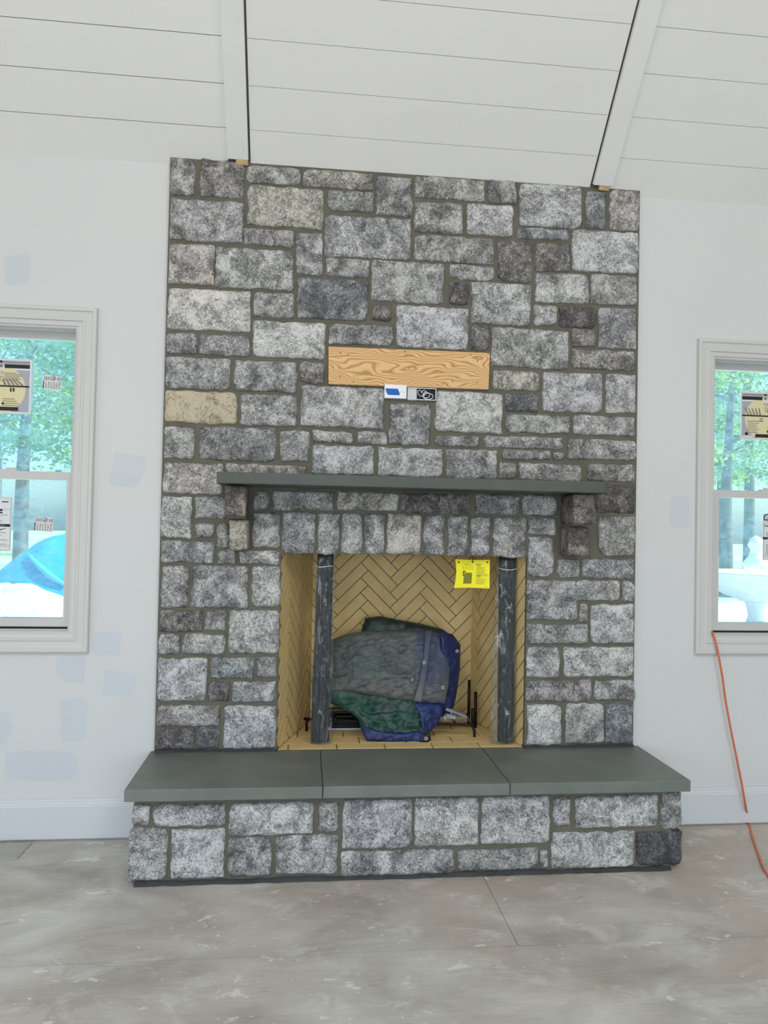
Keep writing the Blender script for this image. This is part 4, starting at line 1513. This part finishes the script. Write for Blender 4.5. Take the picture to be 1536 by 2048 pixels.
for px, py, y, r in ((848, 1325, .130, .0085), (885, 1375, .125, .0085), (914, 1302, .262, .0085), (824.5, 1359, .118, .006), (852, 1477, .076, .0085)):
    c = on(px, py, 1, y) - Vector(tarp.location)
    bm = bmesh.new()
    tube(bm, [c + Vector((r * .72 * math.cos(t), -.002, r * .72 * math.sin(t))) for t in [2 * math.pi * i / 18 for i in range(19)]], r * .30, 8, 0, False)
    obj('grommet', bm, GREY_STEEL, tarp, smooth=True)
    bm = bmesh.new()
    bmesh.ops.create_circle(bm, cap_ends=True, segments=14, radius=r * .5, matrix=Matrix.Translation(c + Vector((0, -.0015, 0))) @ Matrix.Rotation(math.pi / 2, 4, 'X'))
    obj('grommet_hole', bm, BLACK_HOLE, tarp)

# ------------------------------------------------------------------ cord and scrap on the floor
bm = bmesh.new()
pts = [(1.505, 0.045, 0.938), on(1423, 1262, 1, 0.0), on(1431, 1283, 1, -.03), on(1437, 1310, 1, -.036), on(1445, 1355, 1, -.035), on(1451, 1400, 1, -.034),
       on(1461, 1455, 1, -.034), on(1471, 1505, 1, -.034), on(1482, 1560, 1, -.036), on(1490, 1605, 1, -.042)]
pts = [Vector(p) for p in pts] + [on(1497, 1642, 2, .012), on(1505, 1674, 2, .0055), on(1516, 1706, 2, .0055), on(1528, 1738, 2, .0055),
                                  on(1545, 1760, 2, .0055), on(1580, 1785, 2, .0055), (1.75, -.95, .0055), (2.0, -1.4, .0055)]
tube(bm, smooth_path(pts, 6), 0.0052, 8)
tag(obj('power_cord', bm, ORANGE), 'orange power cord hanging from the window corner down the wall onto the floor', 'cord')

bm = bmesh.new()
prism(bm, [(-1.628, -.036), (-1.633, -.190), (-2.02, -.186), (-2.02, -.045)], lambda a, b: (a, b, 0.0), (0, 0, .006))
bevel_all(bm, .001, 1)
tag(obj('floor_vent_cover', bm, plain('scrap_board', lin(168, 168, 160), .8, vary=.06, vscale=12)), 'thin gray flat board lying on the subfloor by the baseboard', 'board')

# ------------------------------------------------------------------ outdoors
GZ = -0.30
bm = bmesh.new()
rows = []
for i in range(41):
    row = []
    for k in range(41):
        x, y = -45 + 90 * i / 40, 0.2 + 60 * (k / 40) ** 1.6
        z = GZ + .018 * max(0, y - 8) + .25 * noise.noise(Vector((x * .08, y * .08, 3))) * min(1, max(0, (y - 6) / 10))
        row.append(bm.verts.new((x, y, z)))
    rows.append(row)
grid_faces(bm, rows)
m, nt, b = new_mat('lawn')
v = coords(nt, 'World')
gcol = ramp(nt, noise_n(nt, v, .35, 5, .6), [(.35, lin(140, 168, 112)), (.65, lin(176, 194, 146))])
sep = nd(nt, 'ShaderNodeSeparateXYZ'); nt.links.new(v, sep.inputs[0])
edge = math_n(nt, 'ADD', sep.outputs[1], math_n(nt, 'MULTIPLY', noise_n(nt, v, .5, 4), 5.0))
mr = nd(nt, 'ShaderNodeMapRange'); mr.inputs['From Min'].default_value = 15.0; mr.inputs['From Max'].default_value = 17.0
nt.links.new(edge, mr.inputs['Value'])
gv = ramp(nt, noise_n(nt, v, 22, 5, .7), [(.3, lin(176, 168, 158)), (.7, lin(226, 220, 212))])
nt.links.new(mixc(nt, mr.outputs[0], gv, gcol), b.inputs['Base Color'])
b.inputs['Roughness'].default_value = .95
yard = tag(obj('yard', bm, m), kind='structure')
yard['label'] = 'sunlit gravel and lawn outside the windows'


def mound(nm, cx, cy, rx, ry, h, mat, seed, rough=.06, ridge=None, z0=None, flat=None):
    bm = bmesh.new()
    rows = []
    for i in range(29):
        row = []
        rr = i / 28
        for k in range(49):
            a = 2 * math.pi * (k % 48) / 48
            x, y = rx * rr * math.cos(a), ry * rr * math.sin(a)
            hh = h * (math.cos(min(1, rr) * math.pi) * .5 + .5) ** .8 if not flat else h * (1 - rr ** flat)
            hh += rough * fbm(Vector((x * 1.6, y * 1.6, seed)), 4) * (1 - rr)
            if ridge:
                hh += ridge * abs(noise.noise(Vector((x * 1.1 + y * .7, y * 1.4 - x * .4, seed)))) * (1 - rr)
            if k < 48:
                row.append(bm.verts.new((x, y, hh - .05 * rr)) if i > 0 or k == 0 else row[0])
            else:
                row.append(row[0])
        rows.append(row)
    for a, b in zip(rows, rows[1:]):
        for k in range(48):
            vs = [a[k], a[k + 1], b[k + 1], b[k]]
            u = []
            for w in vs:
                if w not in u:
                    u.append(w)
            if len(u) > 2:
                f = bm.faces.new(u)
                f.smooth = True
    return obj(nm, bm, mat, None, loc=(cx, cy, (z0 if z0 is not None else GZ)))


m, nt, b = new_mat('crushed_stone')
v = coords(nt, 'World')
nt.links.new(ramp(nt, noise_n(nt, v, 16, 5, .75), [(.3, lin(170, 158, 148)), (.6, lin(228, 220, 212))]), b.inputs['Base Color'])
bump(nt, b, noise_n(nt, v, 18, 4, .7), .8, .05)
b.inputs['Roughness'].default_value = .95
GRAVEL = m
BTARP = mat_tarp('cover_blue', lin(0, 142, 200), lin(0, 168, 220))
PALE = plain('pale_cast_stone', lin(232, 230, 226), .8, vary=.05, vscale=3, bmp=.3, bscale=8)
g = mound('gravel_heap', -3.25, 3.6, 3.0, 1.9, 1.10, GRAVEL, 3, .10)
tag(g, 'heap of pale crushed stone outside the window beside the blue cover', 'gravel heap')
t = mound('covered_pile', -3.50, 7.3, 1.75, 1.5, 1.52, BTARP, 8, .10, .10, None, 2.6)
tag(t, 'bright blue tarp covering a pile out in the yard behind the gravel heap', 'covered pile')
bm = bmesh.new()   # fold down the cover's side, its sunlit highlight painted as a paler tube
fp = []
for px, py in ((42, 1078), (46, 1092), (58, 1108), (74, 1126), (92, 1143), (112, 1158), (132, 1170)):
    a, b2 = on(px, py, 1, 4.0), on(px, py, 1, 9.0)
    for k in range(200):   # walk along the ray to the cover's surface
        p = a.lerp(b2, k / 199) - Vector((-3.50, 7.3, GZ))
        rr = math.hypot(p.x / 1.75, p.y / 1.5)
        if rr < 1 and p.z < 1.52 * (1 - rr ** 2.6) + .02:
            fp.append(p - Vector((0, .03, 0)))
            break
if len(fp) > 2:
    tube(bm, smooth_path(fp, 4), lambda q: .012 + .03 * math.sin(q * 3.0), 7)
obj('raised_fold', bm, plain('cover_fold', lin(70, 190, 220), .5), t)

ft = empty('pedestal_bowl', (7.55, 9.0, GZ))
tag(ft, 'sunlit white bowl on a pedestal standing in the yard outside the window', 'fountain')


def lathe(nm, prof, mat, parent, seg=40, loc=None):
    bm = bmesh.new()
    rows = []
    for r, z in prof:
        row = [bm.verts.new((max(r, 1e-4) * math.cos(a), max(r, 1e-4) * math.sin(a), z)) for a in [2 * math.pi * k / seg for k in range(seg)]]
        row.append(row[0])
        rows.append(row)
    grid_faces(bm, rows)
    return obj(nm, bm, mat, parent, loc=loc)


lathe('pedestal', [(.0, 0), (.36, 0), (.36, .07), (.28, .10), (.16, .16), (.12, .30), (.16, .48), (.20, .56), (.0, .56)], PALE, ft)
lathe('bowl', [(0, .54), (.22, .55), (.55, .66), (.84, .86), (.98, 1.02), (1.02, 1.06), (.97, 1.07), (.80, .98), (.45, .84), (0, .80)], PALE, ft)
lathe('finial', [(0, .80), (.16, .80), (.12, .98), (.20, 1.10), (.22, 1.22), (.12, 1.36), (.09, 1.46), (.14, 1.54), (.10, 1.66), (0, 1.72)], PALE, ft, 24)

BARK = plain('bark', lin(104, 92, 82), .95, vary=.25, vscale=6, bmp=.6, bscale=14)
LEAF_A = mat_leaf('leaves_green', lin(84, 138, 58), lin(182, 208, 78))
LEAF_B = mat_leaf('leaves_deep', lin(52, 104, 74), lin(104, 156, 96))


def make_tree(label, group, loc, h, crown_r, leaf, seed, n=5200, trunk_r=.17, low=.32):
    rnd = random.Random(seed)
    root = tag(empty('tree', loc), label, 'tree', group)
    bm = bmesh.new()
    pts = [(0, 0, -.2), (rnd.uniform(-.1, .1), 0, h * .3), (rnd.uniform(-.2, .2), rnd.uniform(-.2, .2), h * .6), (rnd.uniform(-.3, .3), rnd.uniform(-.3, .3), h * .95)]
    tube(bm, smooth_path(pts, 5), lambda t: trunk_r * (1.15 - t), 10)
    for i in range(9):
        z = h * (low + .06 + .6 * i / 9)
        a = rnd.uniform(0, 6.28)
        ln = crown_r * rnd.uniform(.5, .9)
        tube(bm, smooth_path([(0, 0, z), (ln * .5 * math.cos(a), ln * .5 * math.sin(a), z + .3), (ln * math.cos(a), ln * math.sin(a), z + .9)], 4), lambda t: trunk_r * .3 * (1.1 - t), 6)
    obj('trunk', bm, BARK, root)
    verts, faces = [], []
    cl = []
    for i in range(34):
        a, t = rnd.uniform(0, 6.28), rnd.random()
        r = crown_r * math.sqrt(rnd.random()) * (math.sin(math.pi * (.15 + .8 * t))) ** .6
        cl.append((Vector((r * math.cos(a), r * math.sin(a), h * (low + (1.02 - low) * t))), rnd.uniform(.4, .9)))
    for i in range(n):
        c, s = rnd.choice(cl)
        p = c + Vector((rnd.gauss(0, s * .6), rnd.gauss(0, s * .6), rnd.gauss(0, s * .35)))
        d = Vector((rnd.gauss(0, 1), rnd.gauss(0, 1), rnd.gauss(0, .5))).normalized()
        u = d.cross(Vector((rnd.gauss(0, 1), rnd.gauss(0, 1), rnd.gauss(0, 1)))).normalized()
        L, W = rnd.uniform(.05, .10), rnd.uniform(.03, .055)
        b0 = len(verts)
        verts += [p - d * L, p + u * W, p + d * L, p - u * W]
        faces.append((b0, b0 + 1, b0 + 2, b0 + 3))
    me = bpy.data.meshes.new('crown')
    me.from_pydata([tuple(v) for v in verts], [], faces)
    me.materials.append(leaf)
    o = bpy.data.objects.new('crown', me)
    COL.objects.link(o)
    o.parent = root
    return root


LT = ('leafy green tree in the yard behind the blue covered pile', 'trees behind the blue covered pile')
RT = ('leafy green tree in the yard behind the white pedestal bowl', 'trees behind the white pedestal bowl')
for i, (x, y, h, r, lf) in enumerate(((-7.0, 14.5, 9.5, 2.9, LEAF_B), (-6.2, 17.5, 10, 2.8, LEAF_A), (-9.6, 19.5, 11, 3.4, LEAF_B), (-12.5, 26, 12, 3.8, LEAF_A), (-9.3, 27, 12, 3.6, LEAF_B), (-14.5, 32, 13, 4.2, LEAF_B))):
    make_tree(*LT, (x, y, GZ + .018 * max(0, y - 8)), h, r, lf, 40 + i)
for i, (x, y, h, r, lf) in enumerate(((10.6, 15.0, 9, 2.9, LEAF_A), (12.8, 17.5, 10, 3.2, LEAF_B), (13.6, 21.5, 11, 3.4, LEAF_A), (17.5, 25, 12, 4.0, LEAF_B), (20.5, 27.0, 12, 4.0, LEAF_A), (21.0, 33, 13, 4.4, LEAF_B))):
    make_tree(*RT, (x, y, GZ + .018 * max(0, y - 8)), h, r, lf, 60 + i)
